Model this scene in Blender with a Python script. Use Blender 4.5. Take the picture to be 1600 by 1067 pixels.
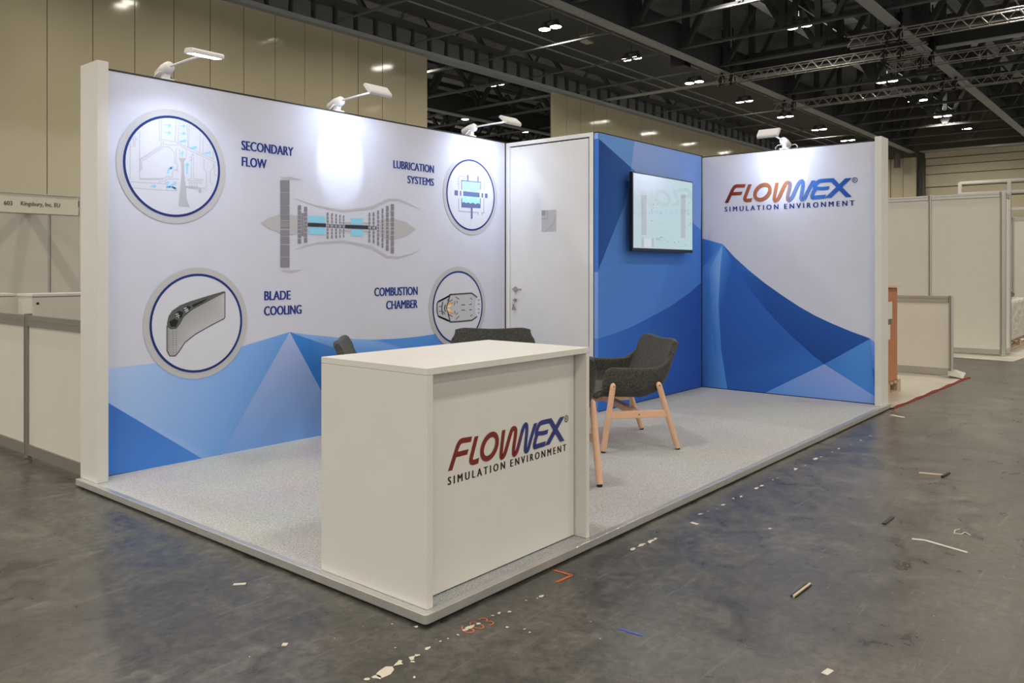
import bpy, bmesh, math, random
from mathutils import Vector, Matrix
random.seed(7)
S = bpy.context.scene
for o in list(bpy.data.objects): bpy.data.objects.remove(o)
COL = S.collection

# ------------------------------------------------------------------ camera
F, HY, YAW, CX, CY, PZ = 1267.0, 419.665, 0.6946, -2.0891, -2.1536, 0.045
CZ = 1.2794 + PZ
cam = bpy.data.cameras.new('camera'); cam_o = bpy.data.objects.new('camera', cam); COL.objects.link(cam_o)
cam.sensor_width = 36; cam.lens = F / 1600 * 36; cam.clip_end = 400
cam.shift_y = -(533.5 - HY) / 1600
cam_o.location = (CX, CY, CZ); cam_o.rotation_euler = (math.pi / 2, 0, YAW - math.pi / 2)
S.camera = cam_o

# ------------------------------------------------------------------ world, exposure
HALL = (1.0, 0.90, 0.74)          # warm hall lamps
COOL = (0.74, 0.83, 1.0)          # cool stand spotlights
w = bpy.data.worlds.new('hall_air'); S.world = w; w.use_nodes = True
bg = w.node_tree.nodes['Background']; bg.inputs[0].default_value = (0.95, 0.88, 0.76, 1); bg.inputs[1].default_value = 0.78
S.view_settings.view_transform = 'Standard'; S.view_settings.look = 'None'
S.view_settings.exposure = 0.45; S.view_settings.gamma = 1; S.view_settings.use_curve_mapping = False
LAMP_W, SPOT_W = 72.0, 3.0
LZ = 10.67                         # height of the hall lamps
COLS = [-18.9 + 6 * k for k in range(15)]
ROWS = [-20.6, -13.1, -5.6, 1.9, 9.4, 16.9, 24.9, 32.4]
def hall_light(x, y, z, W, r=0.42):
    l = bpy.data.lights.new('hall_lamp_light', 'AREA'); l.shape = 'DISK'; l.size = r; l.energy = W; l.color = HALL; l.spread = math.radians(150)
    o = bpy.data.objects.new('hall_lamp_light', l); COL.objects.link(o); o.location = (x, y, z)
for yy in ROWS:
    for xx in COLS:
        d = (xx - CX) * math.cos(YAW) + (yy - CY) * math.sin(YAW)
        for s in (-1, 1): hall_light(xx, yy + s * .27, LZ - .02, LAMP_W)
        if yy in (1.9, 9.4, 24.9) and xx > 15:          # added upward fill to brighten the dark roof deck, no real lamp
            l = bpy.data.lights.new('roof_deck_fill', 'AREA'); l.shape = 'DISK'; l.size = .5; l.energy = 17; l.color = HALL
            o = bpy.data.objects.new('roof_deck_fill', l); COL.objects.link(o); o.location = (xx, yy, LZ + .42); o.rotation_euler = (math.pi, 0, 0)

# ------------------------------------------------------------------ picture helpers: a pixel of the 1600x1067 frame -> a point on a real plane
_c, _s = math.cos(YAW), math.sin(YAW)
def ray(u, v):
    t = (u - 800) / F; return (_c + t * _s, _s - t * _c, (HY - v) / F)
def onx(u, v, x):
    d = ray(u, v); k = (x - CX) / d[0]; return (x, CY + k * d[1], CZ + k * d[2])
def ony(u, v, y):
    d = ray(u, v); k = (y - CY) / d[1]; return (CX + k * d[0], y, CZ + k * d[2])
def onz(u, v, z=0.0):
    d = ray(u, v); k = (z - CZ) / d[2]; return (CX + k * d[0], CY + k * d[1], z)

# ------------------------------------------------------------------ materials
def lin(c):
    c = c / 255; return c / 12.92 if c <= .04045 else ((c + .055) / 1.055) ** 2.4
def rgb(r, g, b, k=1.0): return tuple(min(.92, lin(x) * k) for x in (r, g, b))
MATS = {}
def mat(name, col, rough=.5, metal=0, spec=.5, coat=0, bump=None, emit=None, es=1, var=0, vscale=6):
    if name in MATS: return MATS[name]
    m = bpy.data.materials.new(name); m.use_nodes = True; nt = m.node_tree; b = nt.nodes['Principled BSDF']
    b.inputs['Base Color'].default_value = (*col, 1); b.inputs['Roughness'].default_value = rough
    b.inputs['Metallic'].default_value = metal; b.inputs['Specular IOR Level'].default_value = spec
    b.inputs['Coat Weight'].default_value = coat
    tc = nt.nodes.new('ShaderNodeTexCoord')
    n = nt.nodes.new('ShaderNodeTexNoise'); n.inputs['Scale'].default_value = vscale; n.inputs['Detail'].default_value = 4
    nt.links.new(tc.outputs['Object'], n.inputs['Vector'])
    mx = nt.nodes.new('ShaderNodeMix'); mx.data_type = 'RGBA'; v = var or .04
    mx.inputs['A'].default_value = (*[c * (1 - v) for c in col], 1); mx.inputs['B'].default_value = (*[min(1, c * (1 + v)) for c in col], 1)
    nt.links.new(n.outputs['Fac'], mx.inputs['Factor']); nt.links.new(mx.outputs['Result'], b.inputs['Base Color'])
    if bump:
        n2 = nt.nodes.new('ShaderNodeTexNoise'); n2.inputs['Scale'].default_value = bump[0]; n2.inputs['Detail'].default_value = 3
        nt.links.new(tc.outputs['Object'], n2.inputs['Vector'])
        bp = nt.nodes.new('ShaderNodeBump'); bp.inputs['Strength'].default_value = bump[1]; bp.inputs['Distance'].default_value = bump[2] if len(bump) > 2 else .01
        nt.links.new(n2.outputs['Fac'], bp.inputs['Height']); nt.links.new(bp.outputs['Normal'], b.inputs['Normal'])
    if emit:
        b.inputs['Emission Color'].default_value = (*emit, 1); b.inputs['Emission Strength'].default_value = es
    MATS[name] = m; return m
def attr_mat(name, rough=.6, spec=.3, emit=0):
    m = bpy.data.materials.new(name); m.use_nodes = True; nt = m.node_tree; b = nt.nodes['Principled BSDF']
    a = nt.nodes.new('ShaderNodeVertexColor'); a.layer_name = 'Col'
    nt.links.new(a.outputs['Color'], b.inputs['Base Color']); b.inputs['Roughness'].default_value = rough; b.inputs['Specular IOR Level'].default_value = spec
    if emit:
        nt.links.new(a.outputs['Color'], b.inputs['Emission Color']); b.inputs['Emission Strength'].default_value = emit
    return m
white_lam = mat('white_laminate', (.66, .655, .64), .35, spec=.4, bump=(60, .03))
white_paint = mat('white_paint', (.78, .79, .81), .5)
door_paint = mat('door_paint', (.74, .75, .78), .45)
fabric = mat('tension_fabric', (.62, .645, .775), .8, spec=.2, bump=(3, .25, .02))
black_gap = mat('black_gasket', (.012, .012, .014), .6)
alu = mat('aluminium', (.50, .50, .48), .38, metal=.8, spec=.5, bump=(30, .03))
alu_dark = mat('aluminium_dark_shade', (.20, .195, .17), .5, metal=.35)  # dark grooves and rails; on the left divider the colour carries the rails' shade
alu_trim = mat('aluminium_edge', (.62, .62, .61), .37, metal=.82, var=.14, vscale=9)
chrome = mat('steel_brushed', (.5, .5, .5), .25, metal=1)
shell_white = mat('shell_panel', (.60, .58, .53), .55, spec=.3)
shell_white2 = mat('shell_panel_pale', (.62, .60, .555), .55, spec=.3)  # slightly paler version of the shell panel colour
beige = mat('partition_panel', (.53, .485, .355), .09, spec=.8, bump=(.8, .04, .02), var=.06, vscale=.5)
beige_far = mat('end_wall_cladding', (.60, .55, .42), .6, var=.06, vscale=.6)
clad_gap = mat('cladding_gap', (.16, .14, .10), .7)
roof_dark = mat('roof_soffit', (.105, .118, .128), .8, var=.2, vscale=.4)
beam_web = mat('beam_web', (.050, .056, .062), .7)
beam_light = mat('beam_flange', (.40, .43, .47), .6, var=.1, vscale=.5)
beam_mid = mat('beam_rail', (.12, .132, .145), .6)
truss_al = mat('truss_aluminium', (.34, .34, .32), .4, metal=.5)
black = mat('black_metal', (.008, .008, .009), .5)
wood = mat('beech_wood', rgb(205, 165, 138, 1.15), .45, bump=(40, .05), var=.12, vscale=14)
spot_white = mat('lamp_white', (.72, .72, .76), .35)
cardboard = mat('brown_cardboard', rgb(150, 100, 70, 1.3), .8, var=.1)
pine = mat('pallet_wood', (.42, .31, .21), .8, var=.15)
dark_hole = mat('dark_inside', (.02, .018, .015), .9)
paper = mat('paper_label', (.6, .58, .55), .7)
print_m = attr_mat('printed_ink', .75, .2)
vinyl = attr_mat('cut_vinyl', .4, .4)
paint_o = mat('orange_floor_paint', rgb(190, 95, 50, 1.2), .7, var=.3, vscale=60)
paint_b = mat('blue_floor_chalk', rgb(70, 90, 190), .8, var=.3, vscale=60)
chip = mat('pale_flakes', (.58, .55, .47), .7)
splinter = mat('wood_splinter', (.55, .47, .34), .7)

def carpet_mat():
    m = bpy.data.materials.new('grey_carpet'); m.use_nodes = True; nt = m.node_tree; b = nt.nodes['Principled BSDF']
    tc = nt.nodes.new('ShaderNodeTexCoord'); n = nt.nodes.new('ShaderNodeTexNoise'); n.inputs['Scale'].default_value = 150; n.inputs['Detail'].default_value = 5
    n2 = nt.nodes.new('ShaderNodeTexNoise'); n2.inputs['Scale'].default_value = 1.6; n2.inputs['Detail'].default_value = 3
    r = nt.nodes.new('ShaderNodeValToRGB'); r.color_ramp.elements[0].position = .3; r.color_ramp.elements[0].color = (.28, .288, .305, 1)
    r.color_ramp.elements[1].position = .66; r.color_ramp.elements[1].color = (.57, .58, .62, 1)
    mx = nt.nodes.new('ShaderNodeMix'); mx.data_type = 'RGBA'; mx.blend_type = 'MULTIPLY'; mx.inputs['Factor'].default_value = .22
    for x in (n, n2): nt.links.new(tc.outputs['Object'], x.inputs['Vector'])
    nt.links.new(n.outputs['Fac'], r.inputs[0]); nt.links.new(r.outputs[0], mx.inputs['A']); nt.links.new(n2.outputs['Color'], mx.inputs['B'])
    nt.links.new(mx.outputs['Result'], b.inputs['Base Color']); b.inputs['Roughness'].default_value = .95; b.inputs['Specular IOR Level'].default_value = .1
    bp = nt.nodes.new('ShaderNodeBump'); bp.inputs['Strength'].default_value = .5; bp.inputs['Distance'].default_value = .004
    nt.links.new(n.outputs['Fac'], bp.inputs['Height']); nt.links.new(bp.outputs['Normal'], b.inputs['Normal'])
    return m
def felt_mat():
    m = bpy.data.materials.new('charcoal_felt'); m.use_nodes = True; nt = m.node_tree; b = nt.nodes['Principled BSDF']
    tc = nt.nodes.new('ShaderNodeTexCoord'); n = nt.nodes.new('ShaderNodeTexNoise'); n.inputs['Scale'].default_value = 130; n.inputs['Detail'].default_value = 4
    r = nt.nodes.new('ShaderNodeValToRGB'); r.color_ramp.elements[0].position = .32; r.color_ramp.elements[0].color = (.022, .023, .022, 1)
    r.color_ramp.elements[1].position = .68; r.color_ramp.elements[1].color = (.088, .088, .085, 1)
    nt.links.new(tc.outputs['Object'], n.inputs['Vector']); nt.links.new(n.outputs['Fac'], r.inputs[0]); nt.links.new(r.outputs[0], b.inputs['Base Color'])
    b.inputs['Roughness'].default_value = .9; b.inputs['Sheen Weight'].default_value = .12; b.inputs['Specular IOR Level'].default_value = .15
    return m
def floor_mat():
    m = bpy.data.materials.new('worn_concrete'); m.use_nodes = True; nt = m.node_tree; b = nt.nodes['Principled BSDF']; L = nt.links.new
    tc = nt.nodes.new('ShaderNodeTexCoord')
    def noise(sc, det, vec=None, rot=0, strx=1, dist=0):
        mp = nt.nodes.new('ShaderNodeMapping'); mp.inputs['Rotation'].default_value = (0, 0, rot); mp.inputs['Scale'].default_value = (strx, 1, 1)
        L(tc.outputs['Object'], mp.inputs['Vector'])
        n = nt.nodes.new('ShaderNodeTexNoise'); n.inputs['Scale'].default_value = sc; n.inputs['Detail'].default_value = det; n.inputs['Distortion'].default_value = dist
        n.inputs['Roughness'].default_value = .65
        L(mp.outputs[0], n.inputs['Vector']); return n
    def ramp(src, p0, c0, p1, c1):
        r = nt.nodes.new('ShaderNodeValToRGB'); e = r.color_ramp.elements
        e[0].position, e[0].color = p0, (*c0, 1); e[1].position, e[1].color = p1, (*c1, 1); L(src, r.inputs[0]); return r
    def mix(a, bb, f, mode='MIX'):
        x = nt.nodes.new('ShaderNodeMix'); x.data_type = 'RGBA'; x.blend_type = mode
        for s, k in ((a, 'A'), (bb, 'B')):
            if hasattr(s, 'default_value') or hasattr(s, 'is_linked'): L(s, x.inputs[k])
            else: x.inputs[k].default_value = (*s, 1)
        if isinstance(f, float): x.inputs['Factor'].default_value = f
        else: L(f, x.inputs['Factor'])
        return x.outputs['Result']
    n1 = noise(.9, 8, dist=.6); base = ramp(n1.outputs['Fac'], .3, (.027, .0265, .025), .72, (.066, .064, .059)).outputs[0]
    n2 = noise(5, 9, dist=.8); base = mix(base, ramp(n2.outputs['Fac'], .33, (.45, .45, .45), .68, (1.7, 1.7, 1.64)).outputs[0], .85, 'MULTIPLY')
    n6 = noise(24, 7, dist=.5); base = mix(base, ramp(n6.outputs['Fac'], .35, (.45, .45, .45), .66, (1.8, 1.78, 1.7)).outputs[0], .75, 'MULTIPLY')
    for rot, sx, sc, lo, st in ((.35, .07, 30, .63, .32), (1.25, .09, 24, .64, .3), (-.6, .08, 26, .64, .3), (2.2, .06, 18, .65, .3)):
        n = noise(sc, 4, rot=rot, strx=sx, dist=.5); mask = ramp(n.outputs['Fac'], lo, (0, 0, 0), lo + .07, (st, st, st)).outputs[0]
        base = mix(base, (.22, .21, .185), mask)
    n3 = noise(.45, 5, dist=1.2); base = mix(base, (.15, .14, .118), ramp(n3.outputs['Fac'], .60, (0, 0, 0), .70, (.32, .32, .32)).outputs[0])
    n5 = noise(55, 3); base = mix(base, (.5, .48, .42), ramp(n5.outputs['Fac'], .745, (0, 0, 0), .77, (.8, .8, .8)).outputs[0])
    n4 = noise(.55, 4, dist=.4)
    sep = nt.nodes.new('ShaderNodeMapRange'); L(n2.outputs['Fac'], sep.inputs[0]); sep.inputs[1].default_value = .3; sep.inputs[2].default_value = .75
    sep.inputs[3].default_value = .24; sep.inputs[4].default_value = .46; L(sep.outputs[0], b.inputs['Roughness'])
    b.inputs['Specular IOR Level'].default_value = .8
    bp = nt.nodes.new('ShaderNodeBump'); bp.inputs['Strength'].default_value = .12; bp.inputs['Distance'].default_value = .004
    L(n2.outputs['Fac'], bp.inputs['Height']); L(bp.outputs['Normal'], b.inputs['Normal'])
    L(base, b.inputs['Base Color']); return m
def deck_mat():
    m = bpy.data.materials.new('ribbed_roof_deck'); m.use_nodes = True; nt = m.node_tree; b = nt.nodes['Principled BSDF']; L = nt.links.new
    tc = nt.nodes.new('ShaderNodeTexCoord')
    n = nt.nodes.new('ShaderNodeTexNoise'); n.inputs['Scale'].default_value = .25
    r = nt.nodes.new('ShaderNodeValToRGB'); e = r.color_ramp.elements; e[0].position, e[0].color = .35, (.30, .325, .35, 1); e[1].position, e[1].color = .7, (.62, .66, .70, 1)
    L(tc.outputs['Object'], n.inputs['Vector']); L(n.outputs['Fac'], r.inputs[0]); L(r.outputs[0], b.inputs['Base Color']); b.inputs['Roughness'].default_value = .6
    return m
carpet = carpet_mat(); felt = felt_mat(); floor_m = floor_mat(); deck_m = deck_mat()

# ------------------------------------------------------------------ mesh helpers
class MB:
    def __init__(s): s.v = []; s.f = []; s.m = []; s.sm = []
    def add(s, vs, fs, mi=0, smooth=False):
        o = len(s.v); s.v += [tuple(x) for x in vs]
        for f in fs: s.f.append([i + o for i in f]); s.m.append(mi); s.sm.append(smooth)
        return s
    def box(s, x0, y0, z0, x1, y1, z1, mi=0):
        x0, x1 = sorted((x0, x1)); y0, y1 = sorted((y0, y1)); z0, z1 = sorted((z0, z1))
        return s.add([(x0, y0, z0), (x1, y0, z0), (x1, y1, z0), (x0, y1, z0), (x0, y0, z1), (x1, y0, z1), (x1, y1, z1), (x0, y1, z1)],
                     [(0, 3, 2, 1), (4, 5, 6, 7), (0, 1, 5, 4), (1, 2, 6, 5), (2, 3, 7, 6), (3, 0, 4, 7)], mi)
    def tube(s, pts, r, n=8, mi=0, cap=True, flat=1.0):
        pts = [Vector(p) for p in pts]; R = r if isinstance(r, (list, tuple)) else [r] * len(pts)
        rings = []; up0 = None
        for i, p in enumerate(pts):
            t = (pts[min(i + 1, len(pts) - 1)] - pts[max(i - 1, 0)]).normalized()
            if up0 is None: up0 = Vector((0, 0, 1)) if abs(t.z) < .9 else Vector((1, 0, 0))
            a = t.cross(up0).normalized(); b = a.cross(t).normalized(); up0 = b
            rings.append([p + a * R[i] * math.cos(2 * math.pi * k / n) + b * R[i] * flat * math.sin(2 * math.pi * k / n) for k in range(n)])
        vs = [v for rg in rings for v in rg]; fs = []
        for i in range(len(rings) - 1):
            for k in range(n): fs.append((i * n + k, i * n + (k + 1) % n, (i + 1) * n + (k + 1) % n, (i + 1) * n + k))
        s.add(vs, fs, mi, True)
        if cap: s.add(rings[0], [tuple(range(n))[::-1]], mi); s.add(rings[-1], [tuple(range(n))], mi)
        return s
    def bar(s, a, b, wx, wz, mi=0):
        a, b = Vector(a), Vector(b); t = (b - a).normalized(); up = Vector((0, 0, 1)) if abs(t.z) < .95 else Vector((1, 0, 0))
        x = t.cross(up).normalized() * wx / 2; y = x.cross(t).normalized() * wz / 2
        vs = [p + q for p in (a, b) for q in (-x - y, x - y, x + y, -x + y)]
        return s.add(vs, [(0, 3, 2, 1), (4, 5, 6, 7), (0, 1, 5, 4), (1, 2, 6, 5), (2, 3, 7, 6), (3, 0, 4, 7)], mi)
    def build(s, name, mats, parent=None, bevel=0, seg=2, raw=False):
        L = Vector((0, 0, 0)); p = parent
        if not raw and parent is not None and parent.get('_w') is None:
            while p is not None: L += p.location; p = p.parent
        me = bpy.data.meshes.new(name); me.from_pydata([Vector(v) - L for v in s.v], [], s.f)
        if not isinstance(mats, (list, tuple)): mats = [mats]
        for m in mats: me.materials.append(m)
        me.polygons.foreach_set('material_index', s.m); me.polygons.foreach_set('use_smooth', s.sm); me.update()
        o = bpy.data.objects.new(name, me); COL.objects.link(o); o.parent = parent
        if bevel:
            b = o.modifiers.new('bevel', 'BEVEL'); b.width = bevel; b.segments = seg; b.limit_method = 'ANGLE'
        return o
def thing(name, label, cat, loc=(0, 0, 0), group=None, rz=0):
    o = bpy.data.objects.new(name, None); COL.objects.link(o); o.location = loc; o.rotation_euler = (0, 0, rz)
    o['label'] = label; o['category'] = cat; o.empty_display_size = .1
    if group: o['group'] = group
    return o
def tag(o, label, cat, group=None, kind=None):
    if label: o['label'] = label
    if cat: o['category'] = cat
    if group: o['group'] = group
    if kind: o['kind'] = kind
    return o
def struct(o): o['kind'] = 'structure'; return o
def sroot(name, loc=(0, 0, 0)):
    o = bpy.data.objects.new(name, None); COL.objects.link(o); o.location = loc; o['kind'] = 'structure'; return o
def share(src, name, parent, loc, rot=(0, 0, 0)):
    o = bpy.data.objects.new(name, src.data); COL.objects.link(o); o.parent = parent; o.location = loc; o.rotation_euler = rot; return o
ORD = ['first', 'second', 'third', 'fourth', 'fifth', 'sixth', 'seventh', 'eighth', 'ninth', 'tenth', 'eleventh', 'twelfth']

# ================================================================== SETTING: hall floor
b = MB(); b.add([(-25, -30, 0), (70, -30, 0), (70, 60, 0), (-25, 60, 0)], [(0, 1, 2, 3)])
struct(b.build('floor', floor_m))

# ---- folding partition of tall beige panels (hall side wall) with an opening in it
YW_ = 21.75
wb = sroot('wall_back')
def panels(x0, n, wdt=1.2):
    for k in range(n):
        a = x0 + k * wdt; t = random.uniform(-.0045, .0045)
        m = MB(); c0 = a + wdt / 2; y0 = YW_
        dx = wdt / 2 - .012
        m.add([(c0 - dx, y0 - t * dx * 2, 0), (c0 + dx, y0 + t * dx * 2, 0), (c0 + dx, y0 + t * dx * 2, 9.97), (c0 - dx, y0 - t * dx * 2, 9.97),
               (c0 - dx, y0 + .1, 0), (c0 + dx, y0 + .1, 0), (c0 + dx, y0 + .1, 9.97), (c0 - dx, y0 + .1, 9.97)],
              [(0, 1, 2, 3), (1, 5, 6, 2), (4, 0, 3, 7), (3, 2, 6, 7), (5, 4, 7, 6), (0, 4, 5, 1)])
        m.build('panel', beige, wb)
panels(21.19 - 1.2 * 20, 20); panels(29.7, 28)
m = MB(); m.box(-2.8, YW_ + .1, 0, 21.18, YW_ + .14, 9.95); m.box(29.71, YW_ + .1, 0, 63.2, YW_ + .14, 9.95); m.build('backing', clad_gap, wb)
# ---- header over the partition: rail, web with stiffener plates
hd = sroot('trim_1', (0, YW_ - .05, 9.97))
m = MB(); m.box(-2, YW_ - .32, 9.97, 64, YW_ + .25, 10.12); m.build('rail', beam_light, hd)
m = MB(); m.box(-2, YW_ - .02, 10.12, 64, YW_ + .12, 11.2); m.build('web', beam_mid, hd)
mm = MB().box(-.01, -.26, 0, .01, 0, .75).build('plate', beam_mid, hd, raw=True); mm.location = (5, .02, .17)
bx = MB().box(-.42, -.14, 0, .42, 0, .6).build('infill', mat('infill_plate', (.20, .215, .225), .7, var=.3, vscale=1), hd, raw=True); bx.location = (5.42, .03, .2)
for k in range(1, 60):
    share(mm, 'plate', hd, (5 + k * .95, .02, .17))
    share(bx, 'infill', hd, (5.42 + k * .95, .03, .2 + random.uniform(-.03, .03)), (random.uniform(-.08, .08), random.uniform(-.05, .05), 0))

# ---- end wall of the hall: clad in horizontal boards to the right, flat to the left
we = sroot('wall_right', (64.4, 0, 0))
m = MB(); m.box(64.4, -30, 0, 64.8, 60, 14.7); m.build('backing', clad_gap, we)
for z0, z1, t in ((9.55, 9.95, .30), (9.0, 9.5, .10), (8.35, 8.95, .12), (7.4, 8.3, .16), (6.6, 7.35, .06), (5.6, 6.5, .12), (4.6, 5.5, .14), (3.5, 4.5, .12), (0, 3.4, .12)):
    m = MB(); m.box(64.4 - t, -30, z0, 64.4, 12.9, z1); m.build('cladding_board', beige_far, we, bevel=.02)
for k in range(9):
    m = MB(); y0 = 13.5 + k * .93; m.box(64.25 if k else 64.1, y0, 0, 64.4, y0 + .88, 9.7); m.build('panel', beige_far, we)
m = MB(); m.tube([(63.9, 13.15, 0), (63.9, 13.15, 10)], .14); m.build('rainwater_pipe', beam_web, we)
m = MB(); m.box(63.8, -30, 9.95, 64.5, 13.2, 10.1); m.build('top_rail', alu, we)
m = MB(); m.tube([(63.2, 14.6, 10), (63.2, 14.6, 8.9)], .22); m.build('hanging_pipe', mat('grey_pipe', (.12, .12, .11), .5), we)
fr = sroot('trim_2', (60, 0, 0))
for y0 in (9.8, 6.9, 3.2): m = MB(); m.box(60, y0 - .1, 0, 60.25, y0 + .1, 7.2); m.build('post', white_paint, fr)
for z in (7.1, 6.35, 5.2): m = MB(); m.box(60.02, -4, z, 60.2, 9.8, z + .16); m.build('crossbar', white_paint, fr)
m = MB(); m.bar((60.1, 3.2, 5.3), (60.1, .2, 7.8), .3, .3); m.build('brace', beam_mid, fr)

# ---- roof: deck, soffit, girders, cross beams, webs
ce = sroot('ceiling', (0, 0, 10))
m = MB()                                   # ribbed metal deck, real trapezoid ribs running along X in strips
for k in range(240):
    x = 2 + k * .26
    m.add([(x, -30, 14.4), (x + .13, -30, 14.4), (x + .16, -30, 14.55), (x + .23, -30, 14.55), (x + .26, -30, 14.4),
           (x, 60, 14.4), (x + .13, 60, 14.4), (x + .16, 60, 14.55), (x + .23, 60, 14.55), (x + .26, 60, 14.4)],
          [(i, i + 5, i + 6, i + 1) for i in range(4)])
m.build('roof_deck', deck_m, ce)
m = MB(); m.box(-25, -30, 14.6, 70, 60, 14.7); m.build('roof_slab', roof_dark, ce)
m = MB(); m.box(-25, 14.1, 11.35, 70, 21.4, 11.45); m.build('soffit', roof_dark, ce)
for y0 in range(-28, 58, 2):
    if 13 < y0 < 21: continue
    m = MB(); m.box(2, y0, 14.1, 64, y0 + .9, 14.35); m.build('purlin', beam_web if y0 % 4 else mat('purlin_grey', (.22, .222, .225), .6), ce)
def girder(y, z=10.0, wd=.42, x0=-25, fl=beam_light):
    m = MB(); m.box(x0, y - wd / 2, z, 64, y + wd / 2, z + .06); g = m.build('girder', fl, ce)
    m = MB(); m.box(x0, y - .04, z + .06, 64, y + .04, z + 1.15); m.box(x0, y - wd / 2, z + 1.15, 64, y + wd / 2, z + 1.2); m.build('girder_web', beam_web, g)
for y in (13.75, 5.9, -2.1, -10, 29.7, 37.7): girder(y)
girder(11.1, 11.9, .34); girder(4.9, 11.7, .34); girder(-4, 11.9, .34)
XB = [16.3 + 3.75 * k for k in range(-4, 13)]
for i, x in enumerate(XB):
    big = i == 9
    if big: x = 34.0
    wd, hh = (.42, .5) if big else (.12, .14)
    m = MB(); m.box(x - wd / 2, -30, 10.2, x + wd / 2, 21.5, 10.2 + .05); cb = m.build('cross_beam', beam_light if big else beam_mid, ce)
    m = MB(); m.box(x - .04, -30, 10.25, x + .04, 13.7, 10.2 + hh + (.6 if big else 0)); m.build('beam_web', beam_web, cb)
    m = MB(); m.box(x - .1, 21.9, 10.2, x + .1, 60, 10.3); m.build('cross_beam', beam_mid, ce)
    m = MB(); m.box(x - .12, -30, 13.7, x + .12, 13.6, 13.9); tc_ = m.build('truss_chord', beam_web, ce)
    y = 13.4; k = 0; wm = MB()
    while y > -16:
        wm.bar((x, y, 10.3), (x, y - 2.0, 13.8), .2, .2) if k % 2 == 0 else wm.bar((x, y - 2.0, 10.3), (x, y, 13.8), .2, .2)
        if k % 2 == 0: wm.box(x - .12, y - .12, 10.3, x + .12, y + .12, 13.8)
        y -= 2.0; k += 1
    y = 23
    while y < 46: wm.bar((x, y, 10.3), (x, y + 2.5, 13.8), .2, .2); wm.bar((x, y + 2.5, 13.8), (x, y + 5, 10.3), .2, .2); y += 5
    wm.build('truss_web', beam_web, tc_)
for y, z, r in ((18.9, 10.75, .035), (18.1, 10.75, .035), (16.2, 11.1, .03), (10.2, 12.2, .03), (8.0, 12.6, .05), (7.6, 12.6, .03), (3.2, 12.2, .03), (1.2, 12.4, .04)):
    m = MB(); m.tube([(0, y, z), (64, y, z)], r, 6); m.build('conduit', beam_light, ce)

# ================================================================== HIGH BAY LAMPS (twin fixtures)
lens_m = mat('lamp_lens', (1, 1, 1), .4, emit=(1, .93, .82), es=22)
def lamp(x, y, label, group):
    t = thing('high_bay_lamp', label, 'ceiling lamp', (x, y, LZ), group)
    m = MB(); m.bar((x, y - .35, LZ + .28), (x, y + .35, LZ + .28), .05, .05); m.tube([(x, y, LZ + .28), (x, y, LZ + .62)], .015, 6); m.build('bracket', beam_web, t)
    for s in (-1, 1):
        yc = y + s * .27
        m = MB(); m.tube([(x, yc, LZ + .01), (x, yc, LZ + .07), (x, yc, LZ + .2), (x, yc, LZ + .28)], [.24, .22, .10, .08], 12)
        h = m.build('housing', beam_mid, t)
        m = MB(); m.tube([(x, yc, LZ), (x, yc, LZ + .012)], .22, 16); m.build('lens', lens_m, h)
def P2(x, y, z):
    X, Y = x - CX, y - CY; d = X * _c + Y * _s
    return 800 + F * (X * _s - Y * _c) / d, HY - F * (z - CZ) / d
cnt = 0
for yy, txt in ((16.9, 'row beside the beige partition'), (9.4, 'row above the lighting trusses'),
                (24.9, 'row just beyond the partition opening'), (32.4, 'farthest row seen through the partition opening')):
    k = 0
    for xx in COLS:
        if xx < -15: continue
        u, v = P2(xx, yy, LZ)
        d = (xx - CX) * _c + (yy - CY) * _s
        if d < 5: continue
        if -10 < u < 1610 and -5 < v < 250 and (yy < 20 or 668 < u < 864):
            lamp(xx, yy, 'glowing twin lamp, %s from left in the %s' % (ORD[min(k, 11)], txt), 'twin high bay lamps under the hall roof'); k += 1

# ================================================================== LIGHTING TRUSSES AND HOISTS
def truss(x, y0, y1, z, label):
    t = thing('lighting_truss', label, 'truss', (x, y0, z), 'aluminium lighting trusses under the roof')
    w2, h = .17, .36
    for dx in (-w2, w2):
        for dz in (0, h):
            m = MB(); m.tube([(x + dx, y0, z + dz), (x + dx, y1, z + dz)], .028, 6); m.build('chord', truss_al, t)
    L = y1 - y0; n = int(L / .55); p = L / n
    d1 = MB().tube([(x - w2, y0, z), (x - w2, y0 + p / 2, z + h)], .016, 5, cap=False).build('brace', truss_al, t)
    d2 = MB().tube([(x - w2, y0 + p / 2, z + h), (x - w2, y0 + p, z)], .016, 5, cap=False).build('brace', truss_al, t)
    d3 = MB().tube([(x - w2, y0, z), (x + w2, y0, z)], .018, 5, cap=False).build('cross_tube', truss_al, t)
    for k in range(1, n): share(d1, 'brace', t, (0, k * p, 0)); share(d2, 'brace', t, (0, k * p, 0)); share(d3, 'cross_tube', t, (0, k * p, 0))
    for k in range(n): share(d1, 'brace', t, (2 * w2, k * p, 0))
def hoist(x, y, z, label):
    t = thing('chain_hoist', label, 'hoist', (x, y, z), 'black chain hoists on the trusses')
    m = MB(); m.box(x - .12, y - .1, z + .5, x + .12, y + .1, z + .95); m.build('motor', black, t, bevel=.03)
    m = MB(); m.tube([(x, y, z + .95), (x, y, z + 2.4)], .03, 5); m.build('chain', black, t)
    m = MB(); m.tube([(x, y, z + .5), (x - .2, y, z + .3), (x - .2, y, z - .04), (x + .2, y, z - .04), (x + .2, y, z + .3), (x, y, z + .5)], .03, 5); m.build('sling', black, t)
    m = MB(); m.tube([(x, y, z + .5), (x + .03, y + .12, z + .2), (x, y + .1, z - .1)], [.05, .1, .06], 6); m.build('chain_bag', black, t)
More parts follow.
